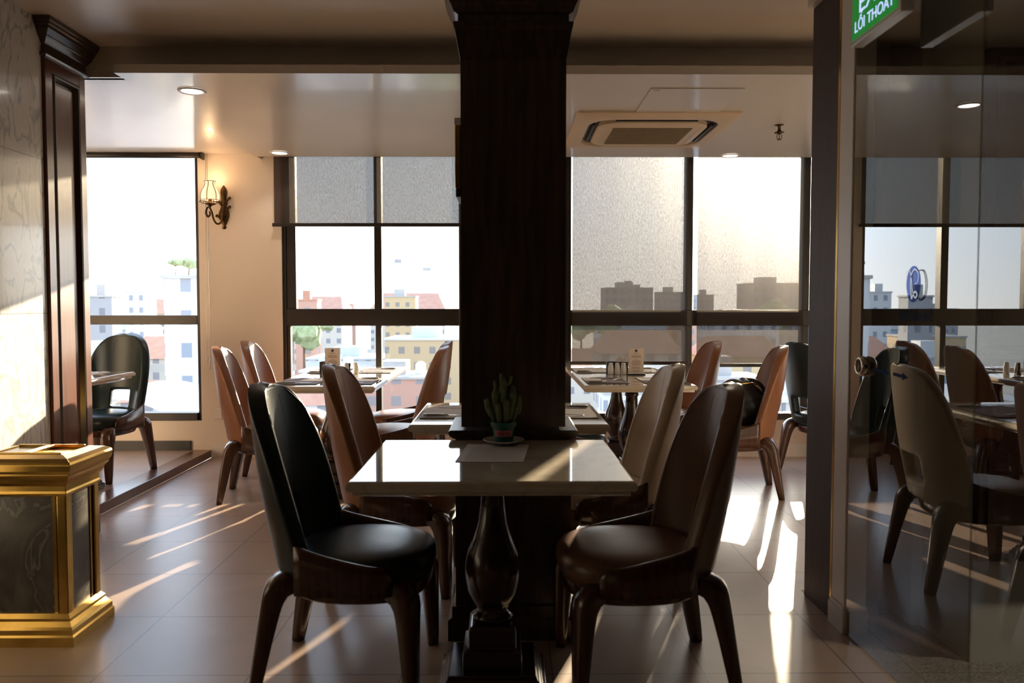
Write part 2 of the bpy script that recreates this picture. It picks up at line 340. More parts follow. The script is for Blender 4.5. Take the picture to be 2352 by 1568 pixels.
# ------------------------------------------------------------------ room shell
struct('floor', B((-2.36, 6, -4, YW+.1, -.12, 0)), 'floor', 'beige square tile floor of the dining room', 'floor')
struct('floor_lobby', B((1.27, 5.9, -4, 3.36, -.1, .002)), 'granite', 'dark speckled granite floor behind the glass door', 'floor')
struct('floor_platform', B((-5.6, -2.50, 3.9, YW+.1, -.12, .058)), 'floor', 'raised tiled platform floor at the left window', 'floor')
struct('trim_1', B((-2.50, -2.36, 3.86, YW-.003, 0, .062)), 'mahog', 'reddish wooden step edge along the raised platform', 'step', bevel=.004)
struct('ceiling', B((-5.6, 6, -4, 4.28, ZH, ZH+.1)), 'ceil_main', 'glossy brownish main ceiling', 'ceiling')
struct('ceiling_lower', B((-1.95, 6, 4.18, 6.28, ZL, ZL+.03), (-1.95, 6, 4.28, 4.33, ZL+.02, ZH+.05), (-1.95, 6, 6.27, 6.28, ZL+.01, 2.56), (-1.95, 6, 6.27, YW+.02, 2.55, 2.58)), 'ceil', 'lowered glossy ceiling panel by the windows', 'ceiling')
struct('trim_2', B((-1.95, 6, 4.05, 4.18, ZL, ZB)), 'ceil', 'stepped fascia at the edge of the lowered ceiling', 'fascia')
struct('ceiling_bay', B((-5.6, -1.93, 4.30, YW+.1, ZB, ZB+.03), (-5.6, -1.95, 4.28, 4.33, ZB, ZH+.05), (-1.95, -1.93, 6.281, YW+.02, ZL, 2.58)), 'ceil', 'pale ceiling over the raised left bay', 'ceiling')
struct('trim_3', B((1.235, 1.42, -4, 3.30, 2.43, ZH-.002)), 'ceil_main', 'dropped ceiling strip above the glass door', 'soffit')
struct('wall_left', B((-2.6, -2.215, -4, 3.885, 0, ZH)), 'wmarble', 'white marble wall with grey veins and a tile joint', 'wall')
struct('wall_bay', B((-5.6, -2.6, 3.7, 3.885, 0, ZH)), 'wall', 'rear wall of the left bay', 'wall')
struct('wall_far_left', B((-5.7, -5.6, 3.6, YW+.1, 0, ZH)), 'wall', 'far left wall of the bay', 'wall')
struct('wall_back', B((-2.6, 6, -4.1, -4, 0, ZH)), 'darkroom', 'unseen wall behind the viewer, made dark to keep the foreground dark', 'wall')  # out of view; dark so that little light bounces onto the foreground
struct('wall_far_right', B((6, 6.1, -4, YW+.1, 0, ZH)), 'wall', 'far right wall', 'wall')
struct('wall_divider', B((1.45, 6, 3.36, 3.46, 0, ZH)), 'lobby', 'wall dividing lobby and dining room', 'wall')
# window wall: piers and parapet
sill = wz(966)
segs = [(-5.6, -4.3), (wx(462), wx(650)), (-.34, wx(1297)), (4.3, 6)]
T = .16
bm = bmesh.new()
for a, b in segs: box(bm, a, b, YW, YW+T, 0, 2.62)
box(bm, -5.6, 6, YW+.001, YW+T-.001, 0, sill)
box(bm, -5.6, 6, YW+.001, YW+T-.001, 2.43, 2.62)
struct('wall_window', bm, 'wall', 'warm white window wall with piers between the windows', 'wall')
bm = bmesh.new()
for z0, z1, t in ((0, .075, .018), (.075, .088, .013), (.088, .10, .008)): box(bm, -2.36, 6, YW-t, YW, z0, z1)
struct('baseboard_window', bm, 'white_trim', 'moulded white baseboard under the right windows', 'baseboard')
struct('baseboard_bay', B((-5.6, wx(437), YW-.02, YW, .058, .135)), 'black', 'black baseboard of the raised left bay', 'baseboard')

# windows ---------------------------------------------------------------
def window(name, label, outer, top_panes, low_panes, zt0, zt1, zs0, muls, lmul):
    """outer=(x0,x1); panes are x spans; transom zt0..zt1; sill frame top zs0"""
    r = sthing(name, label, 'window', ((outer[0]+outer[1])/2, YW, sill))
    ox = r.location.x; oz = sill
    ztop = 2.43; yf0, yf1 = .02, .10
    def bar(a, b, z0, z1, nm='frame', y0=yf0, y1=yf1): return obj(nm, B((a-ox, b-ox, y0, y1, z0-oz, z1-oz)), 'frame', r, bevel=.003)
    bar(outer[0], outer[0]+.03, sill+.002, ztop, 'frame'); bar(outer[1]-.03, outer[1], sill+.002, ztop, 'frame')
    bar(outer[0]+.03, outer[1]-.03, sill+.002, zs0, 'sill_rail', -.01, yf1)
    bar(outer[0]+.03, outer[1]-.03, zt0, zt1, 'transom')
    xs = sorted(top_panes)
    for (a, b) in muls: bar(a, b, zt1, ztop, 'mullion')
    for (a, b) in lmul: bar(a, b, zs0, zt0, 'mullion')
    # sash stiles fill between the outer frame and the glass
    lo = top_panes[0][0]; hi = top_panes[-1][1]
    if lo-outer[0] > .035: bar(outer[0]+.03, lo, zt1, ztop, 'stile', .03, .09); bar(outer[0]+.03, outer[0]+.055, zs0, zt0, 'stile', .03, .09)
    for (a, b) in top_panes:
        obj('pane', B((a-ox-.005, b-ox+.005, .055, .061, zt1-oz-.005, ztop-oz)), 'window', r)
    for (a, b) in low_panes:
        obj('pane', B((a-ox-.005, b-ox+.005, .055, .061, zs0-oz-.005, zt0-oz+.005)), 'window', r)
    return r
window('window_1', 'large dark-framed window of the raised left bay', (-4.3, wx(462)), [(-4.27, wx(450))], [(-4.27, wx(450))], wz(745), wz(724), wz(948), [], [])
window('window_2', 'dark-framed double window left of the column, half shaded', (wx(650), -.34), [(wx(680), wx(860)), (wx(877), -.375)], [(wx(668), wx(862)), (wx(875), -.375)],
       wz(748), wz(709), wz(950), [(wx(860), wx(877))], [(wx(862), wx(875))])
window('window_3', 'dark-framed window right of the column, mostly shaded', (wx(1297), 4.3), [(wx(1312), wx(1575)), (wx(1592), wx(1845)), (wx(1862), 3.3), (3.36, 4.27)],
       [(wx(1302), wx(1577)), (wx(1592), wx(1845)), (wx(1862), 3.3), (3.36, 4.27)], wz(748), wz(712), wz(950),
       [(wx(1575), wx(1592)), (wx(1845), wx(1862)), (3.3, 3.36)], [(wx(1577), wx(1592)), (wx(1845), wx(1862)), (3.3, 3.36)])
# roller blinds -----------------------------------------------------------
def blind(label, x0, x1, zb, m, chain=False, zc=wz(825), y=YW-.045, ztop=ZL-.003):
    r = thing('roller_blind', label, 'blind', ((x0+x1)/2, y, zb)); h = (x1-x0)/2
    if ztop-zb > .1:
        bm = bmesh.new(); n = 24
        loft(bm, [[(-h+.004+(2*h-.008)*i/n, .004*math.sin(i*.8)*.3, z) for i in range(n+1)] for z in (0.0, ztop-zb-.03)], False, False)
        fb = obj('fabric', bm, m, r)
        if fb.data.polygons[0].normal.y > 0: fb.data.flip_normals()
        obj('bottom_rail', B((-h-.012, h+.012, -.008, .008, -.014, .014)), 'frame', r, bevel=.004)
        if x0 > -1.0 or True:
            bm = bmesh.new(); sweep(bm, [(-h, 0, ztop-zb-.016), (h, 0, ztop-zb-.016)], .014, 12); obj('roller', bm, 'frame', r, smooth=True)
    else:
        bm = bmesh.new(); sweep(bm, [(-h, 0, .008), (h, 0, .008)], .022, 14); obj('roller', bm, 'frame', r, smooth=True)
        obj('bracket', B((h-.004, h+.008, -.03, .03, -.025, .03)), 'frame', r)
    if chain:
        bm = bmesh.new(); xa = h+.03; z1 = .02; z0 = zc-zb
        P = [(xa+.012, -.012, z1), (xa+.012, -.012, z0+.05), (xa+.002, -.006, z0+.01), (xa-.004, 0, z0), (xa-.014, .006, z0+.02), (xa-.022, .01, z0+.12), (xa-.006, .01, z1)]
        sweep(bm, catmull(P, 5), .0022, 6); obj('chain', bm, 'steel', r, smooth=True)
    return r
blind('rolled-up dark blind with bead chain above the raised bay window', -4.3, wx(478), wz(366), 'blindA', True, ztop=ZB)
blind('grey sunscreen blind pulled halfway down on the left double window', wx(637), -.30, wz(519), 'blindA', ztop=2.52)
blind('long sunscreen blind next to the column, on the pane left of the glare', wx(1312), wx(1577), wz(833), 'blindB', ztop=2.52)
blind('long sunscreen blind glowing with the sun behind it', wx(1597), wx(1843), wz(838), 'blindB', ztop=2.52)
blind('long sunscreen blind partly hidden by the wooden door jamb', wx(1867), 3.3, wz(838), 'blindB', ztop=2.52)

# column -------------------------------------------------------------------
cx, cy = .03, 3.045; CW, CD = .188, .172
col = sthing('trim_4', 'dark oak clad column standing between the two marble tables', 'column', (cx, cy, 0))
bm = bmesh.new(); rects(bm, [(CW, CD, .78), (CW, CD, 2.20)]); obj('shaft', bm, 'column', col)
bm = bmesh.new(); rects(bm, [(CW+.022, CD+.0, .12), (CW+.022, CD+.0, .745)]); obj('dado', bm, 'column', col)
bm = bmesh.new(); rects(bm, [(CW+.026, CD+.002, .737), (CW+.036, CD+.003, .741), (CW+.044, CD+.003, .748), (CW+.047, CD+.003, .757), (CW+.046, CD+.003, .764), (CW+.040, CD+.003, .768)]); obj('dado_cap', bm, 'column', col)
bm = bmesh.new(); rects(bm, [(CW+.05, CD+.02, 0), (CW+.05, CD+.02, .075), (CW+.035, CD+.015, .085), (CW+.035, CD+.015, .125)]); obj('plinth', bm, 'column', col)
bm = bmesh.new(); rects(bm, [(CW, CD, 2.09), (CW+.004, CD+.004, 2.11), (CW+.018, CD+.018, 2.19), (CW+.022, CD+.022, 2.20), (CW+.024, CD+.024, 2.215), (CW+.008, CD+.008, 2.222), (CW+.008, CD+.008, 2.245),
   (CW+.022, CD+.022, 2.25), (CW+.03, CD+.03, 2.27), (CW+.036, CD+.036, 2.28), (CW+.045, CD+.045, 2.31), (CW+.045, CD+.045, 2.33), (CW+.075, CD+.075, 2.40), (CW+.08, CD+.08, 2.42), (CW+.08, CD+.08, 2.45), (CW+.12, CD+.12, 2.50), (CW+.12, CD+.12, ZH-.002)])
obj('crown_moulding', bm, 'column', col)
# picture on the hidden left side of the column
pf = thing('picture_frame', 'gold framed sign seen edge-on on the left side of the column', 'sign', (cx-CW-.012, 3.0, 1.64))
obj('frame', B((-.010, .0115, -.11, .11, 0, .225)), 'gold', pf, bevel=.003)
obj('mount', B((-.011, .011, -.11, .11, .225, .25)), 'white_trim', pf)
obj('bottom_edge', B((-.008, .011, -.10, .10, -.03, 0)), 'black', pf, bevel=.003)

# pilaster at the end of the marble wall -------------------------------------
pil = sthing('trim_5', 'panelled red mahogany pilaster at the end of the marble wall', 'pilaster', (-2.2, 4.07, 0))
PY0, PY1 = -.18, .185
bm = B((-.42, -.03, PY0, PY1, 0, 2.46), (-.03, 0, PY0, PY0+.06, 0, 2.46), (-.03, 0, PY1-.055, PY1, 0, 2.46), (-.03, 0, PY0+.06, PY1-.055, 0, .20), (-.03, 0, PY0+.06, PY1-.055, 2.35, 2.46))
obj('post', bm, 'mahog', pil, bevel=.002)
bm = bmesh.new()
ins = [(.0, -.001), (.012, .006), (.02, .004), (.032, -.020), (.04, -.022)]
rings = []
for d, h in ins:
    a, b, z0, z1 = PY0+.06+d, PY1-.055-d, .20+d, 2.35-d
    rings.append([(h, a, z0), (h, b, z0), (h, b, z1), (h, a, z1)])
loft(bm, rings, False); obj('panel_moulding', bm, 'mahog_dark', pil)
obj('panel', B((-.03, -.014, PY0+.10, PY1-.095, .242, 2.308)), 'mahog', pil, bevel=.003)
obj('plinth', B((-.42, .02, PY0+.0, PY1+.02, 0, .14)), 'mahog', pil, bevel=.006)
bm = bmesh.new()
pr = [(0, 2.405), (.012, 2.41), (.018, 2.417), (.018, 2.424), (.006, 2.43), (.004, 2.435), (.004, 2.47), (.010, 2.475), (.022, 2.495), (.028, 2.50), (.028, 2.505), (.046, 2.53), (.050, 2.54), (.060, 2.545), (.060, 2.556), (.068, 2.56), (.068, ZH-.002)]
loft(bm, [[(-.014, PY0-a, z), (a, PY0-a, z), (a, PY1+a, z), (-.014, PY1+a, z)] for a, z in pr]); obj('crown_moulding', bm, 'mahog_dark', pil)

# right side: jamb, white pillar, glass door, lobby ---------------------------
struct('trim_6', B((1.262, 1.45, 3.04, 3.31, 0, 2.43)), 'jamb', 'dark walnut panel edging the glass door opening', 'jamb', bevel=.003)
struct('trim_7', B((1.258, 1.30, 3.022, 3.039, .08, 2.43)), 'gold', 'thin brass strip beside the walnut panel', 'strip')
struct('trim_8', B((1.258, 1.34, 2.905, 3.021, .10, 2.43)), 'white_trim', 'narrow white pillar between wood panel and glass', 'pillar', bevel=.004)
struct('baseboard_pillar', B((1.248, 1.345, 2.895, 3.03, 0, .085), (1.252, 1.342, 2.90, 3.026, .085, .10)), 'white_trim', 'white skirting at the foot of the narrow pillar', 'baseboard', bevel=.003)
struct('wall_lobby', B((1.345, 1.55, 3.30, 3.36, 0, ZH), (1.545, 1.60, 2.98, 3.36, 0, ZH), (1.585, 6, 2.66, 3.36, 0, ZH)), 'lobby', 'stepped plain wall seen through the glass door', 'wall')
struct('wall_lobby_right', B((5.4, 5.5, -4, 2.66, 0, ZH)), 'darkroom', 'dark lobby wall at far right', 'wall')
pn = thing('wall_panel', 'large dark panel on the lobby wall behind the glass door', 'panel', (2.1, 2.645, .36))
obj('board', B((-.52, .52, -.02, .014, 0, 1.70)), 'base', pn, bevel=.004)
obj('moulding', B((-.49, .49, -.027, -.0195, .03, .05), (-.49, .49, -.027, -.0195, 1.65, 1.67), (-.49, -.47, -.027, -.0195, .05, 1.65), (.47, .49, -.027, -.0195, .05, 1.65)), 'mahog_dark', pn)
XG = 1.262
gl = sthing('door_1', 'frameless glass door with hotel name decal on the right', 'glass door', (XG, 2.0, 0))
obj('pane', B((0, .010, .13, .895, .006, 2.43)), 'doorglass', gl)
obj('pane', B((0, .010, -3.2, .122, .006, 2.43)), 'doorglass', gl)
obj('edge_strip', B((-.001, .011, .1225, .1295, .006, 2.43)), 'acrylic', gl)
obj('patch_fitting', B((-.003, .013, .82, .895, 2.38, 2.43)), 'chrome', gl)
bm = bmesh.new(); lathe(bm, [(.022, 0), (.034, .004), (.036, .010), (.034, .020), (.030, .026), (.024, .026), (.022, .012), (.022, 0)], 32, cap=False)
lathe(bm, [(.021, .006), (.021, .012), (.001, .012)], 24)
k = obj('lock', bm, 'chrome', gl, smooth=True); k.rotation_euler = (0, -PI/2, 0); k.location = (0, .775, 1.007)
def poly_obj(name, pts, m, parent, x0=-.0012, x1=-.0002):
    bm = bmesh.new(); loft(bm, [[(x0, a, b) for a, b in pts], [(x1, a, b) for a, b in pts]]); return obj(name, bm, m, parent)
def arrow(y0, y1, z0, z1, h, m):
    d = (y1-y0); hy = y0+d*.62
    zm = z0+(z1-z0)*.62
    poly_obj('arrow', [(y0, z0+h*.4), (hy, zm+h*.4), (hy, zm+h*.9), (y1, z1), (hy, zm-h*.9), (hy, zm-h*.4), (y0, z0-h*.4)], m, gl)
arrow(.735, .60, 1.003, .995, .013, 'decal')
arrow(.575, .48, .997, .992, .013, 'decal')  # reflection of the first arrow, laid on as a second decal
# logo: filled oval with a scrolled letter and open ring
ly, lz = .45, 1.285
def ell(a, b, n=40, cy_=0, cz_=0): return [(ly+cy_+a*math.cos(2*PI*i/n), lz+cz_+b*math.sin(2*PI*i/n)) for i in range(n)]
poly_obj('logo_oval', ell(.042, .056, cy_=.01), 'decal_pale', gl)
def scroll(name, P, r, m):
    q = catmull([(-.0022, ly+a, lz+b) for a, b in P], 6); bm = bmesh.new(); A = []; Bq = []
    for i, p in enumerate(q):
        t_ = (q[min(i+1, len(q)-1)]-q[max(i-1, 0)]).normalized(); nn = Vector((0, -t_.z, t_.y))*r*(.55+.9*math.sin(PI*i/(len(q)-1)))
        A.append(tuple(p+nn)); Bq.append(tuple(p-nn))
    loft(bm, [A, Bq], False, False); return obj(name, bm, m, gl)
scroll('logo_ring', [(-.02, .04), (-.05, .038), (-.066, .005), (-.06, -.035), (-.035, -.05), (-.02, -.042)], .0016, 'decal')
scroll('logo_letter', [(.05, .02), (.045, .04), (.03, .04), (.018, .01), (.012, -.02), (-.004, -.042), (-.016, -.034), (-.008, -.024), (.006, -.03), (.016, -.045), (.02, -.03), (.024, .0), (.02, .03), (.0, .045), (-.022, .03), (-.018, .005), (0, 0)], .0018, 'decal_white')
t = text_mesh('lettering', 'Bonsella Hotel', .052, 'decal', gl, (-.0005, .445, 1.172), (PI/2, 0, PI/2), .0003, sx=.66)

# exit sign ---------------------------------------------------------------------
ex = thing('exit_sign', 'lit green exit sign hanging beside the glass door', 'sign', (1.14, 2.47, 2.058))
obj('housing', B((-.012, .03, -.165, .165, 0, .20)), 'china', ex, bevel=.004)
obj('face', B((-.0145, -.0122, -.150, .150, .016, .184)), 'signgreen', ex)
text_mesh('lettering', 'EXIT', .088, 'signtext', ex, (-.0155, .0, .088), (PI/2, 0, -PI/2), .0006, sx=1.15)
text_mesh('lettering', 'LỐI THOÁT', .050, 'signtext', ex, (-.0155, .0, .034), (PI/2, 0, -PI/2), .0006)
bm = bmesh.new(); sweep(bm, catmull([(.01, .14, .2), (.01, .16, .25), (.01, .19, .36), (.01, .23, .520)], 4), .006, 8); obj('cable', bm, 'black', ex, smooth=True)
for yb in (-.09, .09): obj('hanger', B((0, .018, yb-.01, yb+.01, .2, .520)), 'steel', ex)

# ceiling fittings -----------------------------------------------------------------
def rr(hw, hd, r, z, n=6):
    o = []
    for cx_, cy_, a0 in ((hw-r, hd-r, 0), (-hw+r, hd-r, PI/2), (-hw+r, -hd+r, PI), (hw-r, -hd+r, 1.5*PI)):
        for i in range(n+1):
            a = a0+i*PI/2/n; o.append((cx_+r*math.cos(a), cy_+r*math.sin(a), z))
    return o
ac = thing('air_conditioner', 'square cream cassette air conditioner in the ceiling', 'air conditioner', (.93, 5.30, ZL-.001))
bm = bmesh.new(); loft(bm, [rr(.50, .50, .02, 0), rr(.50, .50, .03, -.012), rr(.48, .48, .04, -.026), rr(.42, .42, .15, -.034), rr(.405, .405, .17, -.03), rr(.405, .405, .17, -.004)], False); obj('panel', bm, 'acwhite', ac, auto=True)
bm = bmesh.new(); loft(bm, [rr(.404, .404, .17, -.006), rr(.34, .34, .13, -.010)], False); obj('air_slot', bm, 'black', ac)
for sx, sy in ((1, 0), (-1, 0), (0, 1), (0, -1)):
    a = (.25, .006) if sx == 0 else (.006, .25)
    obj('louver', B((sx*.372-a[0], sx*.372+a[0], sy*.372-a[1], sy*.372+a[1], -.032, -.011)), 'black', ac)
bm = bmesh.new(); loft(bm, [rr(.345, .345, .14, -.006), rr(.345, .345, .14, -.034), rr(.335, .335, .14, -.042), rr(.30, .30, .06, -.043), rr(.297, .297, .06, -.040), rr(.29, .29, .05, -.043)]); obj('centre_panel', bm, 'acwhite', ac, auto=True)
bm = bmesh.new(); rects(bm, [(.25, .24, -.043), (.25, .24, -.046)])
for i in range(23): y = -.23+i*.0209; box(bm, -.245, .245, y-.003, y+.003, -.050, -.046)
obj('grille', bm, 'acgrille', ac)
hp = thing('access_hatch', 'flush square access hatch in the ceiling near the cassette unit', 'hatch', (1.03, 4.56, ZL-.001))
obj('door', B((-.25, .25, -.26, .26, -.005, 0)), 'ceil', hp)
obj('handle', B((-.236, -.2, -.24, -.232, -.009, -.005)), 'ceil', hp)
def downlight(label, x, y, z, cone=2.0, e=9):
    r = thing('downlight', label, 'ceiling light', (x, y, z-.001), group='round recessed downlights')
    bm = bmesh.new(); lathe(bm, [(.055, .0), (.055, -.003), (.066, -.007), (.074, -.004), (.075, 0)], 32, cap=False); obj('trim_ring', bm, 'white_trim', r, smooth=True)
    bm = bmesh.new(); lathe(bm, [(.056, -.0005), (.056, -.002)], 32); obj('diffuser', bm, 'lamp', r)
    l = bpy.data.lights.new('lamp', 'SPOT'); l.energy = e; l.color = (1, .86, .72); l.spot_size = cone; l.spot_blend = .6; l.shadow_soft_size = .05
    lo = bpy.data.objects.new('lamp', l); C.objects.link(lo); lo.parent = r; lo.location = (0, 0, -.012)
downlight('lit round downlight near the left end of the ceiling edge', (453-VPX)*4.38/F, 4.38, ZL)
downlight('lit round downlight just above the left double window', (648-VPX)*6.12/F, 6.12, ZL)
downlight('round downlight in the ceiling glare beyond the air conditioner', (1674-VPX)*6.2/F, 6.2, ZL)
downlight('lit round downlight hidden behind the column, mirrored in the glass', -.16, 4.65, ZL)
downlight('added downlight brightening the lobby behind the glass, left of two', 2.5, 2.15, ZH, cone=1.3, e=280)  # added lamp, there only to brighten the lobby
downlight('added downlight brightening the lobby behind the glass, right of two', 3.9, 2.1, ZH, cone=1.3, e=150)  # second added lamp for lobby brightness
sp = thing('fire_sprinkler', 'small metal sprinkler hanging from the ceiling in the sun glare', 'sprinkler', (1.76, 5.16, ZL))
bm = bmesh.new(); lathe(bm, [(.028, 0), (.028, -.003), (.012, -.006), (.009, -.012), (.009, -.03), (.002, -.03)], 20); obj('escutcheon', bm, 'bronze', sp, smooth=True)
bm = bmesh.new(); lathe(bm, [(.003, -.03), (.012, -.034), (.014, -.046), (.030, -.047), (.031, -.052), (.012, -.054), (.008, -.06), (.003, -.062)], 20); obj('body', bm, 'bronze', sp, smooth=True)
bm = bmesh.new()
for s in (-1, 1): sweep(bm, catmull([(s*.006, 0, -.055), (s*.015, 0, -.068), (s*.013, 0, -.085), (s*.002, 0, -.092)], 4), .0022, 6)
obj('frame_arm', bm, 'bronze', sp, smooth=True)
bm = bmesh.new(); lathe(bm, [(.002, -.05), (.003, -.09), (.015, -.094), (.015, -.096), (.002, -.097)], 18); obj('deflector', bm, 'bronze', sp)

# wall sconce ------------------------------------------------------------------------
sc = thing('wall_sconce', 'ornate bronze wall lamp with glowing ribbed shade beside the left window', 'wall lamp', (wx(521), YW-.001, wz(528)))
bm = bmesh.new()
prof = [(.006, 0), (.018, .01), (.010, .03), (.020, .045), (.030, .07), (.040, .10), (.042, .13), (.030, .155), (.022, .18), (.026, .20), (.018, .23), (.022, .26), (.026, .29), (.022, .315), (.010, .335), (.002, .345)]
rings = []
for w, z in prof:
    rings.append([(w*math.cos(PI*i/8), -.004-w*.7*math.sin(PI*i/8)*(1+.25*math.sin(z*180)), z) for i in range(9)] + [(-w, 0, z), (w, 0, z)][:2])
loft(bm, rings); obj('backplate', bm, 'bronze', sc, smooth=True)
for s, z0 in ((1, .24), (-1, .22), (1, .17), (-1, .10)):
    bm = bmesh.new(); P = [(s*.016, -.012, z0-.03), (s*.034, -.016, z0-.01), (s*.05, -.018, z0+.012), (s*.056, -.02, z0+.0), (s*.047, -.02, z0-.006)]
    sweep(bm, catmull(P, 4), lerpl([.010, .008, .006, .007, .005], 17), 8); obj('leaf_scroll', bm, 'bronze', sc, smooth=True)
hx, hy, hz = -.062, -.13, .19
bm = bmesh.new(); P = [(-.004, -.02, .12), (-.010, -.05, .05), (-.030, -.085, .036), (-.045, -.11, .07), (-.05, -.13, .12), (-.062, -.14, .155), (hx, hy, hz-.015)]
sweep(bm, catmull(P, 6), .0075, 10); obj('arm', bm, 'bronze', sc, smooth=True)
bm = bmesh.new(); P = [(hx, hy, .165), (-.085, -.135, .15), (-.092, -.14, .11), (-.078, -.14, .085), (-.062, -.138, .10), (-.066, -.136, .125)]
sweep(bm, catmull(P, 6), lerpl([.005, .007, .009, .009, .007, .006], 31), 10); obj('scroll', bm, 'bronze', sc, smooth=True)
bm = bmesh.new(); lathe(bm, [(.005, -.01), (.012, .0), (.042, .014), (.046, .018), (.040, .018), (.014, .008), (.013, .055), (.011, .055)], 24, (hx, hy, hz-.022)); obj('drip_cup', bm, 'bronze', sc, smooth=True)
sh = [(.044, .0), (.078, -.014)][:0] + [(.066, .215), (.068, .235), (.067, .255), (.058, .285), (.044, .31), (.034, .33), (.032, .345), (.040, .358)]
def lob(r, z, n=48, k=6, a=.05): return [(hx+r*(1+a*abs(math.cos(k*PI*i/n)))*math.cos(2*PI*i/n), hy+r*(1+a*abs(math.cos(k*PI*i/n)))*math.sin(2*PI*i/n), z) for i in range(n)]
bm = bmesh.new(); loft(bm, [lob(r, z) for r, z in [(.066, .212)]+sh], False); shd = obj('shade', bm, 'shade', sc, smooth=True)
for i in range(6):
    a = 2*PI*(i+.5)/6; bm = bmesh.new(); sweep(bm, [(hx+(r+.001)*math.cos(a), hy+(r+.001)*math.sin(a), z) for r, z in sh], .0028, 6); obj('rib', bm, 'bronze', shd, smooth=True)
bm = bmesh.new()
for zz, r0 in ((.212, .067), (.358, .041)):
    q = [(hx+r0*(1+.05*abs(math.cos(6*PI*i/48)))*math.cos(2*PI*i/48), hy+r0*(1+.05*abs(math.cos(6*PI*i/48)))*math.sin(2*PI*i/48), zz) for i in range(49)]; sweep(bm, q, .0024, 6)
    obj('wire_rim', bm, 'bronze', shd, smooth=True); bm = bmesh.new()
q = [(hx+.080*math.cos(2*PI*i/48), hy+.080*math.sin(2*PI*i/48), .197+.005*math.cos(6*2*PI*i/48)) for i in range(49)]; sweep(bm, q, .0022, 6)
for i in range(6):
    a = 2*PI*(i+.5)/6; sweep(bm, [(hx+.067*math.cos(a), hy+.067*math.sin(a), .213), (hx+.080*math.cos(a), hy+.080*math.sin(a), .196)], .002, 6)
obj('wire_skirt', bm, 'bronze', shd, smooth=True)
l = bpy.data.lights.new('bulb', 'POINT'); l.energy = 1.7; l.color = (1, .62, .32); l.shadow_soft_size = .03
lo = bpy.data.objects.new('bulb', l); C.objects.link(lo); lo.parent = sc; lo.location = (hx, hy, .375)
so_ = thing('wall_socket', 'small white wall socket low on the wall below the sconce', 'socket', (wx(500), YW-.001, wz(962)))
obj('plate', B((-.03, .03, -.008, 0, 0, .085)), 'white_trim', so_, bevel=.003)

# tables ----------------------------------------------------------------------------
TH = .735
def pedestal(t, x, y, h, fw=.19, fd=.17):
    bm = bmesh.new()
    pr = [(.050, .215), (.062, .222), (.066, .235), (.052, .245), (.048, .255), (.062, .275), (.078, .31), (.087, .36), (.087, .40), (.078, .44), (.060, .485), (.046, .53), (.040, .58), (.038, .625), (.044, .632), (.046, .640), (.044, .648), (.040, .655), (.040, h-.04), (.055, h-.03)]
    lathe(bm, pr, 32, (x, y, 0)); p_ = obj('pedestal', bm, 'base', t, smooth=True)
    bm = bmesh.new(); rects(bm, [(.092, .092, .085), (.092, .092, .140), (.074, .074, .150), (.074, .074, .205), (.068, .068, .216)], x, y); obj('block', bm, 'base', t, bevel=.004)
    bm = bmesh.new(); rects(bm, [(fw, fd, 0), (fw, fd, .03), (fw-.012, fd-.012, .036), (fw-.014, fd-.014, .052), (fw-.022, fd-.022, .058), (fw-.022, fd-.022, .066), (fw-.03, fd-.03, .072), (fw-.035, fd-.035, .086)], x, y); obj('foot', bm, 'base', t, bevel=.003)
def table(label, x0, x1, y0, y1, z, peds, fw=.19, fd=.17, cat='table'):
    cxx, cyy = (x0+x1)/2, (y0+y1)/2; a, b = (x1-x0)/2, (y1-y0)/2
    t = thing('dining_table', label, cat, (cxx, cyy, z), group=None)
    h = TH
    bm = bmesh.new(); rects(bm, [(a-.024, b-.024, h-.044), (a-.018, b-.018, h-.042), (a-.016, b-.016, h-.038), (a-.017, b-.017, h-.031), (a-.006, b-.006, h-.029), (a-.001, b-.001, h-.023), (a, b, h-.015), (a-.003, b-.003, h-.006), (a-.009, b-.009, h-.001), (a-.012, b-.012, h)])
    obj('tabletop', bm, 'top', t)
    for px, py in peds: pedestal(t, px-cxx, py-cyy, h, fw, fd)
    bm = bmesh.new()
    box(bm, -.05, .05, min(p[1] for p in peds)-cyy-.16, max(p[1] for p in peds)-cyy+.16, h-.065, h-.0445); obj('top_support', bm, 'base', t)
    return t
table('nearest cream marble table holding the potted cactus, in front of the column', -.438, .365, 2.17, 2.868, 0, [(-.04, 2.52)], .17, .16)
table('small cream marble table behind the column with two dark placemats', -.395, .43, 3.225, 3.97, 0, [(.0, 3.60)], .13, .16)
table('long cream marble table by the left double window, set with a menu card', -1.46, -.78, 4.77, 6.32, 0, [(-1.11, 5.15), (-1.11, 5.85)], .14, .17)
table('long cream marble table by the right window, with condiments and a menu card', .47, 1.17, 4.81, 6.32, 0, [(.83, 5.2), (.83, 5.9)], .14, .17)
table('cream marble table on the raised platform, cut off by the wooden pilaster', -3.10, -2.385, 4.50, 5.16, .06, [(-2.74, 4.90)])

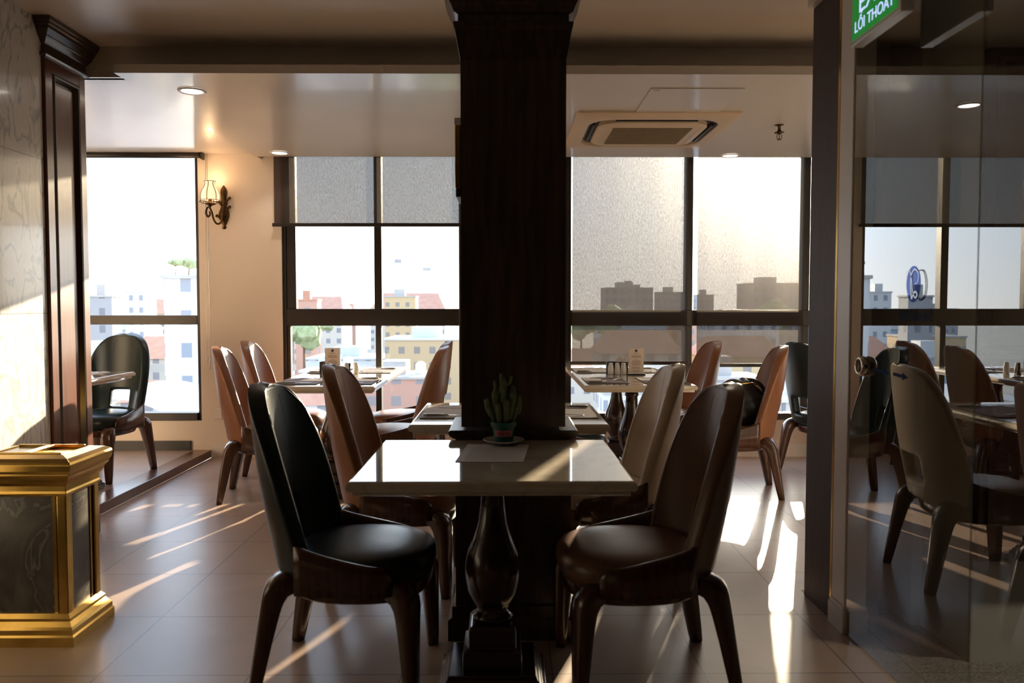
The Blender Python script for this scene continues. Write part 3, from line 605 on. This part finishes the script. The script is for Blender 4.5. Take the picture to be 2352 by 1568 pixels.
# chairs ------------------------------------------------------------------------------
def make_chair(lm, pm, label, group):
    t = thing('dining_chair', label, 'chair', group=group)
    # shell of the back
    nu, nv = 22, 18; zb, H = .372, .588; W0 = .295
    def P(u, v):
        pe = 2.7; w = W0*(max(0, 1-v**pe))**(1/pe)*(1 - .05*(1-v)**2)
        w = max(w, .004); s = u*w; R = .235+.10*v
        y = R*math.sin(s/R); x = R*(1-math.cos(s/R))
        lean = -.222 - .088*v - .012*math.sin(PI*v)
        return Vector((lean + x*.95, y*.97, zb+H*v))
    vs = [0, .03, .07, .13, .17, .21, .25, .29, .325, .38, .46, .54, .62, .70, .78, .85, .91, .955, .985, 1]
    # thick shell made directly: outer and inner skins joined by a rounded rim
    def build():
        bm = bmesh.new(); g = {}
        us = [-1+2*i/nu for i in range(nu+1)]
        for j, v in enumerate(vs):
            for i, u in enumerate(us): g[i, j] = bm.verts.new(P(u, v))
        for j in range(len(vs)-1):
            for i in range(nu):
                uc = (us[i]+us[i+1])/2
                if abs(uc) < .30 and 3 <= j < 8: continue
                bm.faces.new((g[i, j], g[i+1, j], g[i+1, j+1], g[i, j+1]))
        bmesh.ops.remove_doubles(bm, verts=bm.verts, dist=.0015)
        return bm
    o = obj('backrest', build(), lm, t, smooth=True)
    s = o.modifiers.new('thick', 'SOLIDIFY'); s.thickness = .056; s.offset = -1 if False else 0
    s = o.modifiers.new('sub', 'SUBSURF'); s.levels = 2; s.render_levels = 2
    # piping along the rim of the shell and two upright seams
    bm = bmesh.new()
    def inner(u, v, off):
        du = P(min(u+.02, 1), v)-P(max(u-.02, -1), v); dv = P(u, min(v+.01, 1))-P(u, v-.01)
        n_ = du.cross(dv).normalized()
        if n_.x < 0 and abs(u) < .5: n_ = -n_
        if abs(u) >= .5 and n_.y*u > 0: n_ = -n_
        return P(u, v)+n_*off
    rim = [inner(-.93, v, .0265) for v in vs[1:-4]] + [inner(u, .955+.012*(1-u*u), .026) for u in (-.75, -.4, 0, .4, .75)] + [inner(.93, v, .0265) for v in vs[1:-4]][::-1]
    sweep(bm, catmull(rim, 2), .0028, 6); obj('piping', bm, pm, o, smooth=True)
    for u in (-.30, .30):
        bm = bmesh.new()
        L_ = [inner(u*(1+.25*v), v, .0268) for v in (.34, .45, .6, .75, .86, .93)]
        sweep(bm, catmull(L_, 4), .0022, 6); obj('seam', bm, pm, o, smooth=True)
    # seat cushion
    def outline(sc_, z, n=44, front=.03):
        r = []
        for i in range(n):
            a = 2*PI*i/n; c, s_ = math.cos(a), math.sin(a); e_ = 2/2.7
            x = math.copysign(abs(c)**e_, c)*(.255 if c > 0 else .215); y = math.copysign(abs(s_)**e_, s_)*(.232 - .028*(1 if c < 0 else 0)*abs(c))
            r.append((x*sc_+.01, y*sc_, z + (front*0)))
        return r
    bm = bmesh.new(); loft(bm, [outline(a, z-.014) for a, z in ((.90, .352), (.97, .358), (1.0, .375), (1.01, .398), (1.0, .42), (.955, .438), (.86, .450), (.66, .458), (.4, .462), (.1, .463))]); obj('seat', bm, lm, t, smooth=True)
    bm = bmesh.new(); loft(bm, [outline(a, z) for a, z in ((.80, .296), (.92, .298), (.95, .306), (.965, .34), (.955, .356), (.8, .356))]); obj('seat_frame', bm, 'leg', t, smooth=True)
    # curved wooden side rails
    for s_ in (-1, 1):
        rings = []; n = 12
        for i in range(n+1):
            q = i/n; x = -.13+.30*q; y = s_*(.230+.012*math.sin(PI*q*.8)-.03*max(0, q-.75)*2)
            zt = .490-.075*(q**.7)-(.012 if q > .95 else 0)*2; zb_ = .330
            th = .010*(1 if q < .9 else .6)
            rings.append([(x, y-th, zb_), (x, y+th, zb_), (x, y+th*1.1, (zt+zb_)/2), (x, y+th, zt-.006), (x, y+th*.4, zt), (x, y-th*.4, zt), (x, y-th, zt-.006)])
        bm = bmesh.new(); loft(bm, rings); obj('side_rail', bm, 'leg', t, smooth=True)
    # legs
    for fx, s_ in ((1, 1), (1, -1), (-1, 1), (-1, -1)):
        if fx > 0: Pn = [(.120, s_*.165, .335), (.175, s_*.184, .334), (.206, s_*.196, .305), (.216, s_*.201, .22), (.226, s_*.208, .0)]
        else: Pn = [(-.11, s_*.160, .342), (-.168, s_*.180, .354), (-.205, s_*.190, .325), (-.228, s_*.198, .235), (-.272, s_*.213, .0)]
        n = 4; pts = catmull(Pn, n)
        rad = lerpl([.026, .041, .042, .033, .020], len(pts))
        bm = bmesh.new(); sweep(bm, pts, [(r_, r_*.9) for r_ in rad], 12, square=True); obj('leg', bm, 'leg', t, smooth=True)
    return t
def put(o, x, y, deg, label, z=0):
    o.location = (x, y, z); o.rotation_euler = (0, 0, math.radians(deg)); o['label'] = label; return o
green = make_chair('green', 'piping_g', '', 'leather dining chairs')
brown = make_chair('brown', 'piping_b', '', 'leather dining chairs')
beige = make_chair('beige', 'piping_c', '', 'leather dining chairs')
brownd = make_chair('brownd', 'piping_b', '', 'leather dining chairs')
put(green, -.50, 2.64, -4, 'dark teal leather chair in the left foreground facing the nearest table')
put(brownd, .44, 2.62, 184, 'dark brown leather chair in the right foreground facing the nearest table')
put(beige, .45, 3.50, 183, 'cream leather chair behind the dark brown foreground chair')
put(brown, -.46, 3.50, -3, 'brown leather chair left of the small table behind the column')
spots = [
 (brown, -1.52, 5.12, 8, 'tan leather chair nearest the viewer on the left side of the left window table', 0),
 (brown, -1.60, 5.90, 2, 'tan leather chair at the pier, far left side of the left window table', 0),
 (brown, -.69, 5.12, 182, 'tan leather chair nearer of two on the right side of the left window table', 0),
 (brown, -.72, 5.84, 180, 'tan leather chair farther of two on the right side of the left window table', 0),
 (brown, 1.25, 5.86, 184, 'tan leather chair at the window, far right side of the right window table', 0),
 (brown, 1.50, 5.20, 172, 'tan leather chair holding a black bag', 0),
 (green, .36, 4.98, 0, 'dark teal leather chair mostly hidden behind the column and cream chair', 0),
 (green, 2.36, 5.76, 22, 'dark teal leather chair at far right, half behind the wooden door panel', 0),
 (green, -2.75, 5.42, -98, 'dark teal leather chair on the raised platform in front of the window', .06)]
for src, x, y, a, lab, z in spots:
    put(copy_tree(src), x, y, a, lab, z)

# bag on the chair ----------------------------------------------------------------------
bg_ = thing('handbag', 'slouching black bag lying on the tan leather chair at right', 'bag', (1.545, 5.17, .449))
bm = bmesh.new()
bmesh.ops.create_icosphere(bm, subdivisions=4, radius=1)
for v in bm.verts:
    c = v.co.copy(); n_ = math.sin(c.x*7+c.z*5)*.05+math.sin(c.y*9-c.x*6)*.05+math.sin(c.z*13+c.y*4)*.035
    z = c.z; tp = 1-.28*max(0, z)
    v.co = Vector((c.x*.165*tp*(1+n_), c.y*.135*tp*(1+n_), (.135+z*.15*(1+n_*.6)+.02*math.sin(c.x*5+1)*max(0, z))))
    v.co.z = max(v.co.z, 0.0)
obj('body', bm, 'bag', bg_, smooth=True)
bm = bmesh.new(); sweep(bm, catmull([(-.17, -.03, .16), (-.15, -.05, .24), (-.09, -.05, .285), (-.02, -.04, .275), (.03, -.03, .24)], 6), [(.022, .012)]*25, 8); obj('handle', bm, 'bag', bg_, smooth=True)
bm = bmesh.new(); sweep(bm, catmull([(-.06, .05, .2), (.0, .03, .275), (.07, .0, .285), (.13, -.01, .24), (.155, -.02, .15)], 6), [(.022, .012)]*25, 8); obj('handle', bm, 'bag', bg_, smooth=True)
bm = bmesh.new(); sweep(bm, catmull([(-.10, -.08, .20), (-.05, -.09, .262), (.04, -.075, .272), (.08, -.05, .262)], 6), .005, 8); obj('zip', bm, 'gold', bg_, smooth=True)

# cutlery, mats, condiments ------------------------------------------------------------
def fork(loc, deg, label):
    t = thing('fork', label, 'fork', loc, math.radians(deg), 'forks on the tables')
    bm = bmesh.new(); sweep(bm, catmull([(-.095, 0, .003), (-.05, 0, .006), (0, 0, .008), (.035, 0, .004), (.05, 0, .004)], 4), [(.006, .0015)]*5+[(.004, .0015)]*8+[(.010, .0012)]*4, 8); obj('handle', bm, 'steel', t, smooth=True)
    bm = bmesh.new()
    for k in range(4): y = -.0075+k*.005; sweep(bm, [(.05, y, .004), (.075, y, .009), (.095, y, .013)], .0014, 6)
    obj('tines', bm, 'steel', t, smooth=True); return t
def knife(loc, deg, label):
    t = thing('knife', label, 'knife', loc, math.radians(deg), 'knives on the tables')
    bm = bmesh.new(); sweep(bm, [(-.11, 0, .006), (-.09, 0, .006), (-.03, 0, .006), (0, 0, .006)], [(.007, .005), (.0085, .0055), (.007, .005), (.006, .004)], 10); obj('handle', bm, 'steel', t, smooth=True)
    bm = bmesh.new(); sweep(bm, [(0, 0, .006), (.03, 0, .005), (.08, .001, .004), (.11, .004, .004)], [(.006, .0015), (.009, .001), (.008, .001), (.002, .0006)], 8); obj('blade', bm, 'steel', t, smooth=True); return t
def mat_(x, y, z, deg, label, w=.21, d=.15):
    t = obj('placemat', B((-w, w, -d, d, 0, .0025)), 'placemat'); t.location = (x, y, z+.0005); t.rotation_euler = (0, 0, math.radians(deg)); return tag(t, label, 'placemat', 'woven placemats')
ZT = TH+.001
f0, k0 = [], []
sets = [  # mat centre, rotation, knife offset sign, wording
 (-.235, 3.60, 90, 'on the small table left of the column'),
 (.27, 3.60, 90, 'on the small table right of the column'),
 (-1.29, 5.08, 90, 'at the near left place of the left window table'),
 (-1.29, 5.90, 90, 'at the far left place of the left window table'),
 (-.95, 5.08, 90, 'at the near right place of the left window table'),
 (-.95, 5.90, 90, 'at the far right place of the left window table'),
 (.64, 5.12, 90, 'at the near left place of the right window table'),
 (.64, 5.92, 90, 'at the far left place of the right window table'),
 (1.0, 5.12, 90, 'at the near right place of the right window table'),
 (1.0, 5.92, 90, 'at the far right place of the right window table')]
pf_, pk_, pm_ = None, None, None
for x, y, a, w in sets:
    if pm_ is None:
        mm = pm_ = mat_(x, y, ZT, a, '', .20, .13); ff = pf_ = fork((0, 0, 0), 0, ''); kk = pk_ = knife((0, 0, 0), 0, '')
    else:
        mm, ff, kk = copy_tree(pm_), copy_tree(pf_), copy_tree(pk_)
    left = x < ((-1.12) if x < -.7 else (.82 if x > .5 else 0))
    s = -1 if left else 1
    mm.location = (x, y, ZT+.0005); mm['label'] = 'brown woven placemat ' + w
    far = .165 if s < 0 else -.165
    ff.location = (x-.02*s, y+(.15 if s < 0 else -.15), ZT+.003); ff.rotation_euler = (0, 0, math.radians((0 if s < 0 else 180)+random.uniform(-8, 8))); ff['label'] = 'steel fork on the placemat ' + w
    kk.location = (x+.01*s, y-(.15 if s < 0 else -.15), ZT+.003); kk.rotation_euler = (0, 0, math.radians((0 if s < 0 else 180)+random.uniform(-6, 6))); kk['label'] = 'steel knife on the placemat ' + w
ff = copy_tree(pf_); ff.location = (-2.60, 5.02, .797); ff.rotation_euler = (0, 0, .1); ff['label'] = 'steel fork lying on the table of the raised platform'
nb = obj('napkin', B((-.10, .10, -.07, .07, 0, .003)), 'paper'); nb.location = (-2.62, 5.03, .7955); tag(nb, 'flat white napkin on the table of the raised platform', 'napkin')

def menu(loc, label):
    t = thing('menu_stand', label, 'menu', loc, 0, 'menu cards on the window tables')
    obj('base', B((-.062, .062, -.03, .03, 0, .008)), 'black', t, bevel=.002)
    obj('acrylic_sleeve', B((-.057, .057, -.004, .004, .008, .192)), 'acrylic', t)
    c = obj('card', B((-.053, .053, -.0015, .0015, .010, .186)), 'card', t)
    random.seed(3)
    bm = bmesh.new(); z = .150
    for i, w in enumerate((.020, 0, .034, .030, .036, 0, .010, .028, .030, .036, .024, .032, 0, .030, .026, 0, .028, .022)):
        if w: box(bm, -w, w, -.0021, -.0015, z-.0011, z+.0011)
        z -= .0076
    obj('printed_lines', bm, 'ink', c)
    bm = bmesh.new(); lathe(bm, [(.009, 0), (.009, .0007)], 20); e_ = obj('emblem', bm, 'inkblue', c); e_.rotation_euler = (PI/2, 0, 0); e_.location = (0, -.0015, .168)
    return t
def shaker(loc, label, proto=[None]):
    if proto[0] is None:
        t = proto[0] = thing('shaker', label, 'shaker', loc, 0, 'white shakers on the window tables')
        bm = bmesh.new(); lathe(bm, [(.018, 0), (.021, .003), (.021, .03), (.018, .055), (.016, .068)], 20); obj('body', bm, 'china', t, smooth=True)
        bm = bmesh.new(); lathe(bm, [(.016, .068), (.016, .074), (.012, .080), (.003, .082)], 20); obj('cap', bm, 'china', t, smooth=True)
    else:
        t = copy_tree(proto[0]); t.location = loc; t['label'] = label
    return t
def caddy(loc, label, w=.05):
    t = thing('napkin_holder', label, 'napkin holder', loc, 0, 'black napkin holders')
    bm = B((-w, w, -.035, .035, 0, .006), (-w, w, .029, .035, .006, .085), (-w, w, -.035, -.029, .006, .085), (-w, -w+.005, -.029, .029, .006, .085), (w-.005, w, -.029, .029, .006, .085)); obj('box', bm, 'black', t)
    return t
def napkins(loc, label):
    bm = bmesh.new(); random.seed(5)
    for i in range(5):
        x = -.03+i*.013; h = .115+.012*math.sin(i*2); v = [bm.verts.new(p) for p in ((x-.012, -.024, .009), (x+.016, -.024, .009), (x+.030, -.02, h-.01), (x+.005, -.012, h), (x-.012, .024, .009), (x+.016, .024, .009), (x+.030, .022, h-.02), (x+.006, .018, h-.004))]
        for f in ((0,1,2,3),(4,7,6,5),(0,4,5,1),(3,2,6,7),(0,3,7,4),(1,5,6,2)): bm.faces.new([v[k] for k in f])
    o = obj('napkins', bm, 'paper'); o.location = loc; return tag(o, label, 'napkins', kind='stuff')
menu((-1.21, 5.60, ZT), 'menu card on a black base on the left window table')
menu(((1462-VPX)*5.57/F, 5.57, ZT), 'menu card on a black base on the right window table')
caddy((-1.27, 5.69, ZT), 'black napkin holder behind the menu card on the left window table', .045)
caddy(((1418-VPX)*5.66/F, 5.66, ZT), 'black napkin holder with white napkins on the right window table', .075)
napkins(((1424-VPX)*5.66/F, 5.66, ZT), 'crumpled white paper napkins in the black holder')
for i, px in enumerate((1405, 1420, 1434)):
    shaker(((px-VPX)*5.56/F, 5.59, ZT), ['leftmost of three white shakers', 'middle one of three white shakers', 'rightmost of three white shakers'][i]+' on the right window table')
shaker(((795-VPX)*5.6/F, 5.62, ZT), 'white shaker right of the menu card on the left window table')
shaker(((813-VPX)*5.6/F, 5.66, ZT), 'white shaker half hidden behind the brown chair, left window table')
tp = thing('toothpick_holder', 'slim black holder between the white shakers, left window table', 'holder', ((804-VPX)*5.58/F, 5.56, ZT))
bm = bmesh.new(); lathe(bm, [(.016, 0), (.018, .004), (.006, .012), (.005, .05), (.008, .075), (.009, .082), (.002, .083)], 18); obj('stem', bm, 'black', tp, smooth=True)

# cactus, saucer and sheet on the nearest table ----------------------------------------
bm = bmesh.new(); q = [(-.125, -.155), (.086, -.160), (.113, .15), (-.100, .155)]
loft(bm, [[(x, y, .0) for x, y in q], [(x, y, .0010) for x, y in q]]); sheet = obj('paper_sheet', bm, 'paper')
sheet.location = (-.030, 2.605, ZT); tag(sheet, 'white printed sheet lying under the saucer on the nearest table', 'paper')
bm = bmesh.new()
for i in range(17): box(bm, -.10+.0012*i, (.070, .085, .05, .08)[i % 4]+.0012*i, -.13+i*.014, -.1282+i*.014, .0010, .0013)
obj('printed_lines', bm, 'print_grey', sheet)
px_, py_ = -.005, 2.765
sa = obj('saucer', (lambda bm: (lathe(bm, [(.03, .0018), (.034, .001), (.042, .003), (.066, .013), (.072, .016), (.072, .018), (.064, .0155), (.042, .006), (.002, .005)], 40), bm)[1])(bmesh.new()), 'china', smooth=True)
sa.location = (px_, py_, ZT+.001); tag(sa, 'white saucer under the green cactus pot', 'saucer')
pt = thing('potted_cactus', 'small cactus in a green pot with a pink label on the nearest table', 'cactus', (px_, py_, ZT+.0075))
bm = bmesh.new(); lathe(bm, [(.030, 0), (.033, .002), (.0385, .055), (.044, .056), (.0455, .072), (.0435, .073), (.041, .058), (.002, .057)], 36); obj('pot', bm, 'pot', pt, auto=True)
bm = bmesh.new(); n = 14
for i in range(n):
    a0 = -PI/2-.85+1.7*i/n; a1 = -PI/2-.85+1.7*(i+1)/n
    v = [bm.verts.new((r_*math.cos(a), r_*math.sin(a), z)) for a, r_, z in ((a0, .0372, .024), (a1, .0372, .024), (a1, .0395, .046), (a0, .0395, .046))]; bm.faces.new(v)
lb = obj('label', bm, 'potlabel', pt, smooth=True); lb['label'] = 'pink label with lettering'
text_mesh('lettering', 'THE ME', .014, 'ink', lb, (0, -.0405, .030), (PI/2, 0, 0), .0004)
bm = bmesh.new(); lathe(bm, [(.038, .060), (.036, .066), (.002, .068)], 24); obj('soil', bm, 'soil', pt, smooth=True)
stems = [(0, -.005, .165, .012, 0, 0), (-.018, .0, .12, .013, -.008, 0), (.017, -.004, .12, .013, .012, 0), (-.006, .015, .135, .012, 0, 0), (-.028, -.004, .09, .010, -.022, .0), (.030, .0, .10, .010, .018, 0), (.009, -.018, .09, .012, .0, 0), (-.012, -.018, .075, .011, -.004, 0), (.02, .016, .135, .010, .01, 0)]
for x, y, h, r, dx, dy in stems:
    bm = bmesh.new(); Pn = [(x, y, .064), (x+dx*.5, y, .064+h*.35), (x+dx*1.2, y+dy, .064+h*.7), (x+dx*1.3, y+dy, .064+h)]
    pts = catmull(Pn, 6); rad = [r*(.55+.45*min(1, 3*i/len(pts)))*(1 if i < len(pts)-3 else (.85, .6, .2)[i-len(pts)+3]) for i in range(len(pts))]
    sweep(bm, pts, rad, 10); obj('stem', bm, 'cactus', pt, smooth=True)
for x, y, z0, x1, z1 in ((-.034, 0, .10, -.062, .150), (.030, 0, .115, .052, .150), (.045, 0, .10, .058, .135), (.004, 0, .20, .026, .232), (-.02, 0, .15, -.030, .215), (.0, -.005, .17, -.008, .24), (-.04, 0, .09, -.052, .12)):
    bm = bmesh.new(); pts = catmull([(x, y, z0), (x+(x1-x)*.7, y, z0+.006), (x1, y, z1-.01), (x1, y, z1)], 4); sweep(bm, pts, [.006]*(len(pts)-3)+[.0065, .005, .002], 8); obj('branch', bm, 'cactus', pt, smooth=True)

# litter bin -----------------------------------------------------------------------------
bn = thing('litter_bin', 'brass litter bin with dark marble panels in the left foreground', 'litter bin', (-1.730, 2.96, 0))
a = .155; b = .115
def r2(pr, name, m, bev=0):
    bm = bmesh.new(); rects(bm, [(a+d, b+d, z) for d, z in pr]); return obj(name, bm, m, bn, bevel=bev)
r2([(.035, 0), (.035, .035), (.030, .042), (.030, .06), (.022, .068), (.012, .085), (.012, .095), (.004, .105), (0, .11)], 'base', 'gold')
r2([(-.010, .105), (-.010, .575)], 'body', 'dmarble')
for sx in (-1, 1):
    for sy in (-1, 1):
        bm = bmesh.new(); x, y = sx*(a-.016), sy*(b-.016); box(bm, x-.017, x+.017, y-.017, y+.017, .10, .56); obj('corner_post', bm, 'gold', bn, bevel=.004)
for sx in (-1, 1): obj('inner_strip', B((sx*(a-.009)-.002, sx*(a-.009)+.002, -b+.04, -b+.052, .11, .55), (sx*(a-.009)-.002, sx*(a-.009)+.002, b-.052, b-.04, .11, .55)), 'gold', bn)
obj('inner_strip', B((-a+.04, -a+.052, -b+.007, -b+.011, .11, .55), (a-.052, a-.04, -b+.007, -b+.011, .11, .55)), 'gold', bn)
bm = bmesh.new()
pr = [(0, .535), (.006, .545), (.004, .555), (.004, .575), (.014, .585), (.018, .60), (.030, .615), (.030, .622), (.036, .632), (.040, .655), (.036, .665), (.02, .675), (-.02, .684), (-.03, .676)]
loft(bm, [[(-a-d, -b-d, z), (a+d, -b-d, z), (a+d, b+d, z), (-a-d, b+d, z)] for d, z in pr]); obj('rim', bm, 'gold', bn, bevel=.002)
obj('divider', B((-.012, .012, -b+.035, b-.035, .676, .690), (-a+.03, a-.03, -b+.028, -b+.036, .676, .690), (-a+.03, a-.03, b-.036, b-.028, .676, .690)), 'gold', bn, bevel=.002)
obj('inner_tray', B((-a+.035, -.014, -b+.038, b-.038, .672, .680)), 'black', bn)

# city outside ------------------------------------------------------------------------------
GZ = -24
gd = struct('ground', B((-1500, 1500, 12, 2500, GZ-1, GZ)), mat('city_ground', (.22, .23, .20), .9, noise=(.05, (.30, .29, .26), 5)), 'hazy ground of the city far below', 'ground')
fm = [facade('facade_cream', (.46, .43, .38), (.20, .21, .24)), facade('facade_white', (.55, .57, .60), (.24, .27, .32), 2.6), facade('facade_brick', (.42, .25, .19), (.24, .22, .22), 3.6),
      facade('facade_blue', (.30, .38, .47), (.18, .22, .28), 4, 3), facade('facade_ochre', (.45, .34, .20), (.22, .20, .18), 3, 3), facade('facade_grey', (.28, .29, .31), (.14, .16, .19), 2.8), facade('facade_pale_haze', (.80, .83, .88), (.66, .70, .76), 5, 4)]  # last facade: distance haze put into the pale tower colour
names = ['cream', 'white', 'brick-red', 'pale blue', 'ochre', 'grey']
rf = [mat('roof_concrete', (.40, .39, .37), .9, noise=(.3, (.33, .32, .31), 3)), mat('roof_tin_blue', (.22, .32, .46), .6, noise=(.3, (.28, .38, .50), 3)), mat('roof_tile_red', (.42, .20, .13), .8, noise=(.6, (.46, .25, .17), 3)), mat('roof_tin_pale', (.50, .52, .54), .5, noise=(.3, (.44, .46, .48), 3))]
tank = mat('tank_steel', (.6, .62, .64), .4, .3, noise=(1, (.55, .57, .6), 2))
random.seed(11); used = []; used_labels = []
def building(x, y, w, d, top, c, r, label, group, gable=False, tanked=False, plain=False):
    t = thing('building', label, 'building', (x, y, GZ), 0, group); h = top-GZ
    obj('walls', B((-w/2, w/2, -d/2, d/2, 0, h)), fm[c], t)
    bm = bmesh.new()
    if gable:
        v = [(-w/2-.4, -d/2-.4, h), (w/2+.4, -d/2-.4, h), (w/2+.4, d/2+.4, h), (-w/2-.4, d/2+.4, h)]; hh = min(w, d)*.28
        ra = [(-w/2+w*.12, 0, h+hh), (w/2-w*.12, 0, h+hh)]
        V = [bm.verts.new(p) for p in v+ra]
        for f in ((0,1,5,4),(2,3,4,5),(1,2,5),(3,0,4),(3,2,1,0)): bm.faces.new([V[i] for i in f])
    else:
        box(bm, -w/2-.2, w/2+.2, -d/2-.2, d/2+.2, h, h+.35)
        if not plain: box(bm, -w*.22, w*.12, -d*.2, d*.25, h+.35, h+2.4)
    obj('roof', bm, rf[r], t)
    if tanked:
        bm = bmesh.new(); lathe(bm, [(.8, 0), (.8, 1.5), (.3, 1.9)], 14, (w*.3, 0, h+.35)); obj('water_tank', bm, tank, t)
def px_building(x0, x1, ytop, D, c, r, label, depth=None, plain=False):
    w = (x1-x0)*D/F; xc = ((x0+x1)/2-VPX)*D/F; d = depth or min(w*.8, 16); used.append((xc-w/2-.6, xc+w/2+.6, D-.6, D+d+.6))
    building(xc, D+d/2, w, d, EYE+(HORZ-ytop)*D/F, c, r, label, None, plain=plain)
px_building(380, 470, 640, 78, 1, 0, 'white house with rooftop garden at right of the left bay window', plain=True)
px_building(205, 262, 682, 150, 5, 0, 'grey flat block left of the skyline in the bay window')
px_building(292, 345, 672, 210, 1, 3, 'white block in the middle of the bay window skyline')
px_building(884, 955, 682, 240, 4, 0, 'ochre block on the skyline behind the right pane of the double window')
px_building(680, 730, 690, 190, 2, 2, 'brick block low at the left pane of the double window')
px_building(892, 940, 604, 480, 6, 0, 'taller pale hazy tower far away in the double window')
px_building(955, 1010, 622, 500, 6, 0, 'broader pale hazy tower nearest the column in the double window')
px_building(1390, 1500, 662, 300, 5, 0, 'long dark block behind the shaded pane next to the column')
px_building(1720, 1838, 652, 260, 5, 0, 'wide dark block behind the glowing blind')
px_building(1425, 1470, 655, 420, 5, 0, 'narrow dark block rising behind the shaded pane')
px_building(1512, 1572, 672, 330, 5, 0, 'low dark block left of the window mullion behind the blind')
px_building(1600, 1640, 678, 330, 5, 0, 'low dark block right of the window mullion behind the blind')
leafm = mat('foliage', (.26, .32, .16), .8, noise=(1.2, (.38, .44, .26), 4), bump=(3, 1)); trunkm = mat('bark', (.12, .08, .05), .9, noise=(4, (.16, .11, .07), 3))
def tree(x, y, z0, h, r, label, group='trees among the city buildings'):
    t = thing('tree', label, 'tree', (x, y, z0), 0, group)
    if z0 == GZ: used.append((x-r*1.6, x+r*1.6, y-r*1.6, y+r*1.6))
    bm = bmesh.new(); sweep(bm, [(0, 0, 0), (.1, 0, h*.4), (0, .1, h*.75)], [r*.10, r*.08, r*.04], 8); obj('trunk', bm, trunkm, t, smooth=True)
    bm = bmesh.new(); rnd = random.Random(int(x*10+y))
    for k in range(16):
        p = Vector((rnd.gauss(0, .4)*r, rnd.gauss(0, .4)*r, h*.72+rnd.gauss(0, .22)*r)); s = r*rnd.uniform(.28, .5)
        bmesh.ops.create_icosphere(bm, subdivisions=2, radius=s, matrix=Matrix.Translation(p))
    for v in bm.verts: v.co += Vector((rnd.uniform(-1, 1), rnd.uniform(-1, 1), rnd.uniform(-1, 1)))*r*.06
    obj('crown', bm, leafm, t)
for (px, py, D, r, w) in ((432, 630, 79.0, .8, 'bushy tree in the rooftop garden of the white house'), (401, 634, 79.0, .5, 'smaller bush at the edge of the rooftop garden')):
    z = EYE+(HORZ-py)*D/F; zr = EYE+(HORZ-640)*D/F+.352; tree((px-VPX)*D/F, D+.6, zr, max(1.7, z-zr), r, w, None)
for (px, py, D, r, w) in ((698, 672, 150, 4, 'distant tree crown left of the skyline in the double window'), (1042, 850, 40, 1.5, 'leafy tree beside the column behind the double window, lower right'), (1020, 905, 31, 1.0, 'small tree low beside the column behind the double window'),
     (1400, 672, 200, 5, 'tree crown behind the long shaded blind, left'), (1335, 688, 215, 4, 'low tree crown next to the column behind the blind'), (1770, 655, 215, 5, 'tree crown behind the glowing blind'), (690, 930, 36, .9, 'small tree under the left window table'), (905, 905, 36, .9, 'small yellow-green tree below the double window')):
    z = EYE+(HORZ-py)*D/F; tree((px-VPX)*D/F, D, GZ, (z-GZ)/.98, r, w, None)
# arched canopy on a roof close to the bay window
cn = thing('roof_canopy', 'pale arched canopy on the rooftop below the bay window', 'canopy', (-10.9, 24, -4.2))
bm = bmesh.new(); n = 18
loft(bm, [[(2.6*math.cos(PI*i/n)*s, y, 2.1*math.sin(PI*i/n)*s+.9) for i in range(n+1)] + [(2.45*math.cos(PI*i/n)*s, y, 1.95*math.sin(PI*i/n)*s+.9) for i in range(n, -1, -1)] for y, s in ((-2, 1), (2, 1))]); obj('arched_roof', bm, rf[3], cn, smooth=False)
for sx in (-1, 1):
    for sy in (-1, 1): obj('post', B((sx*2.5-.06, sx*2.5+.06, sy*1.9-.06, sy*1.9+.06, -2.8, .95)), tank, cn)
used.append((-16, -6, 20, 29)); building(-10.9, 24.5, 9, 8, -7.35, 1, 0, 'white flat-roofed house below the arched canopy', None)

def pane_word(px):
    for a, b, w in ((195, 462, 'through the bay window'), (650, 868, 'through the left half of the double window'), (868, 1062, 'through the right half of the double window'), (1295, 1585, 'through the window nearest the column on the right'), (1585, 1880, 'under the glowing blind')):
        if a <= px < b: return w
for D, topr, wr, dw in ((46, (-13, -8), (6, 9), 'lowest roofs'), (62, (-14, -7), (7, 11), 'second row'), (84, (-14, -6), (8, 14), 'third row'), (115, (-13, -4), (10, 18), 'middle distance'), (160, (-12, -2), (14, 24), 'beyond the middle'), (230, (-10, .5), (18, 32), 'far off'), (340, (-8, 3), (26, 44), 'at the skyline')):
    x = -.56*D
    while x < .42*D:
        w = random.uniform(*wr)*.72; d = random.uniform(.8, 1.1)*w; c = random.choice([0, 1, 1, 2, 3, 4, 5, 0]); g = random.random() < .45
        tp_ = random.uniform(*topr); xc = x+w/2; yc = D+random.uniform(.5, .1*D+.5)
        x += w*random.uniform(1.08, 1.35)
        r3 = (xc-w/2-.6, xc+w/2+.6, yc-d/2-.6, yc+d/2+.6)
        if any(r3[0] < q[1] and r3[1] > q[0] and r3[2] < q[3] and r3[3] > q[2] for q in used): continue
        ww = pane_word(VPX+F*xc/yc)
        if ww is None: continue
        lab = names[c]+(' pitched-roof' if g else ' flat-roofed')+' building '+ww+', '+dw
        if lab in used_labels: continue
        used_labels.append(lab); used.append(r3)
        building(xc, yc, w, d, tp_, c, 2 if (g and c != 3) else random.choice([0, 1, 3]),
            names[c]+(' pitched-roof' if g else ' flat-roofed')+' building '+ww+', '+dw, 'buildings of the city outside', g, (not g) and random.random() < .5)
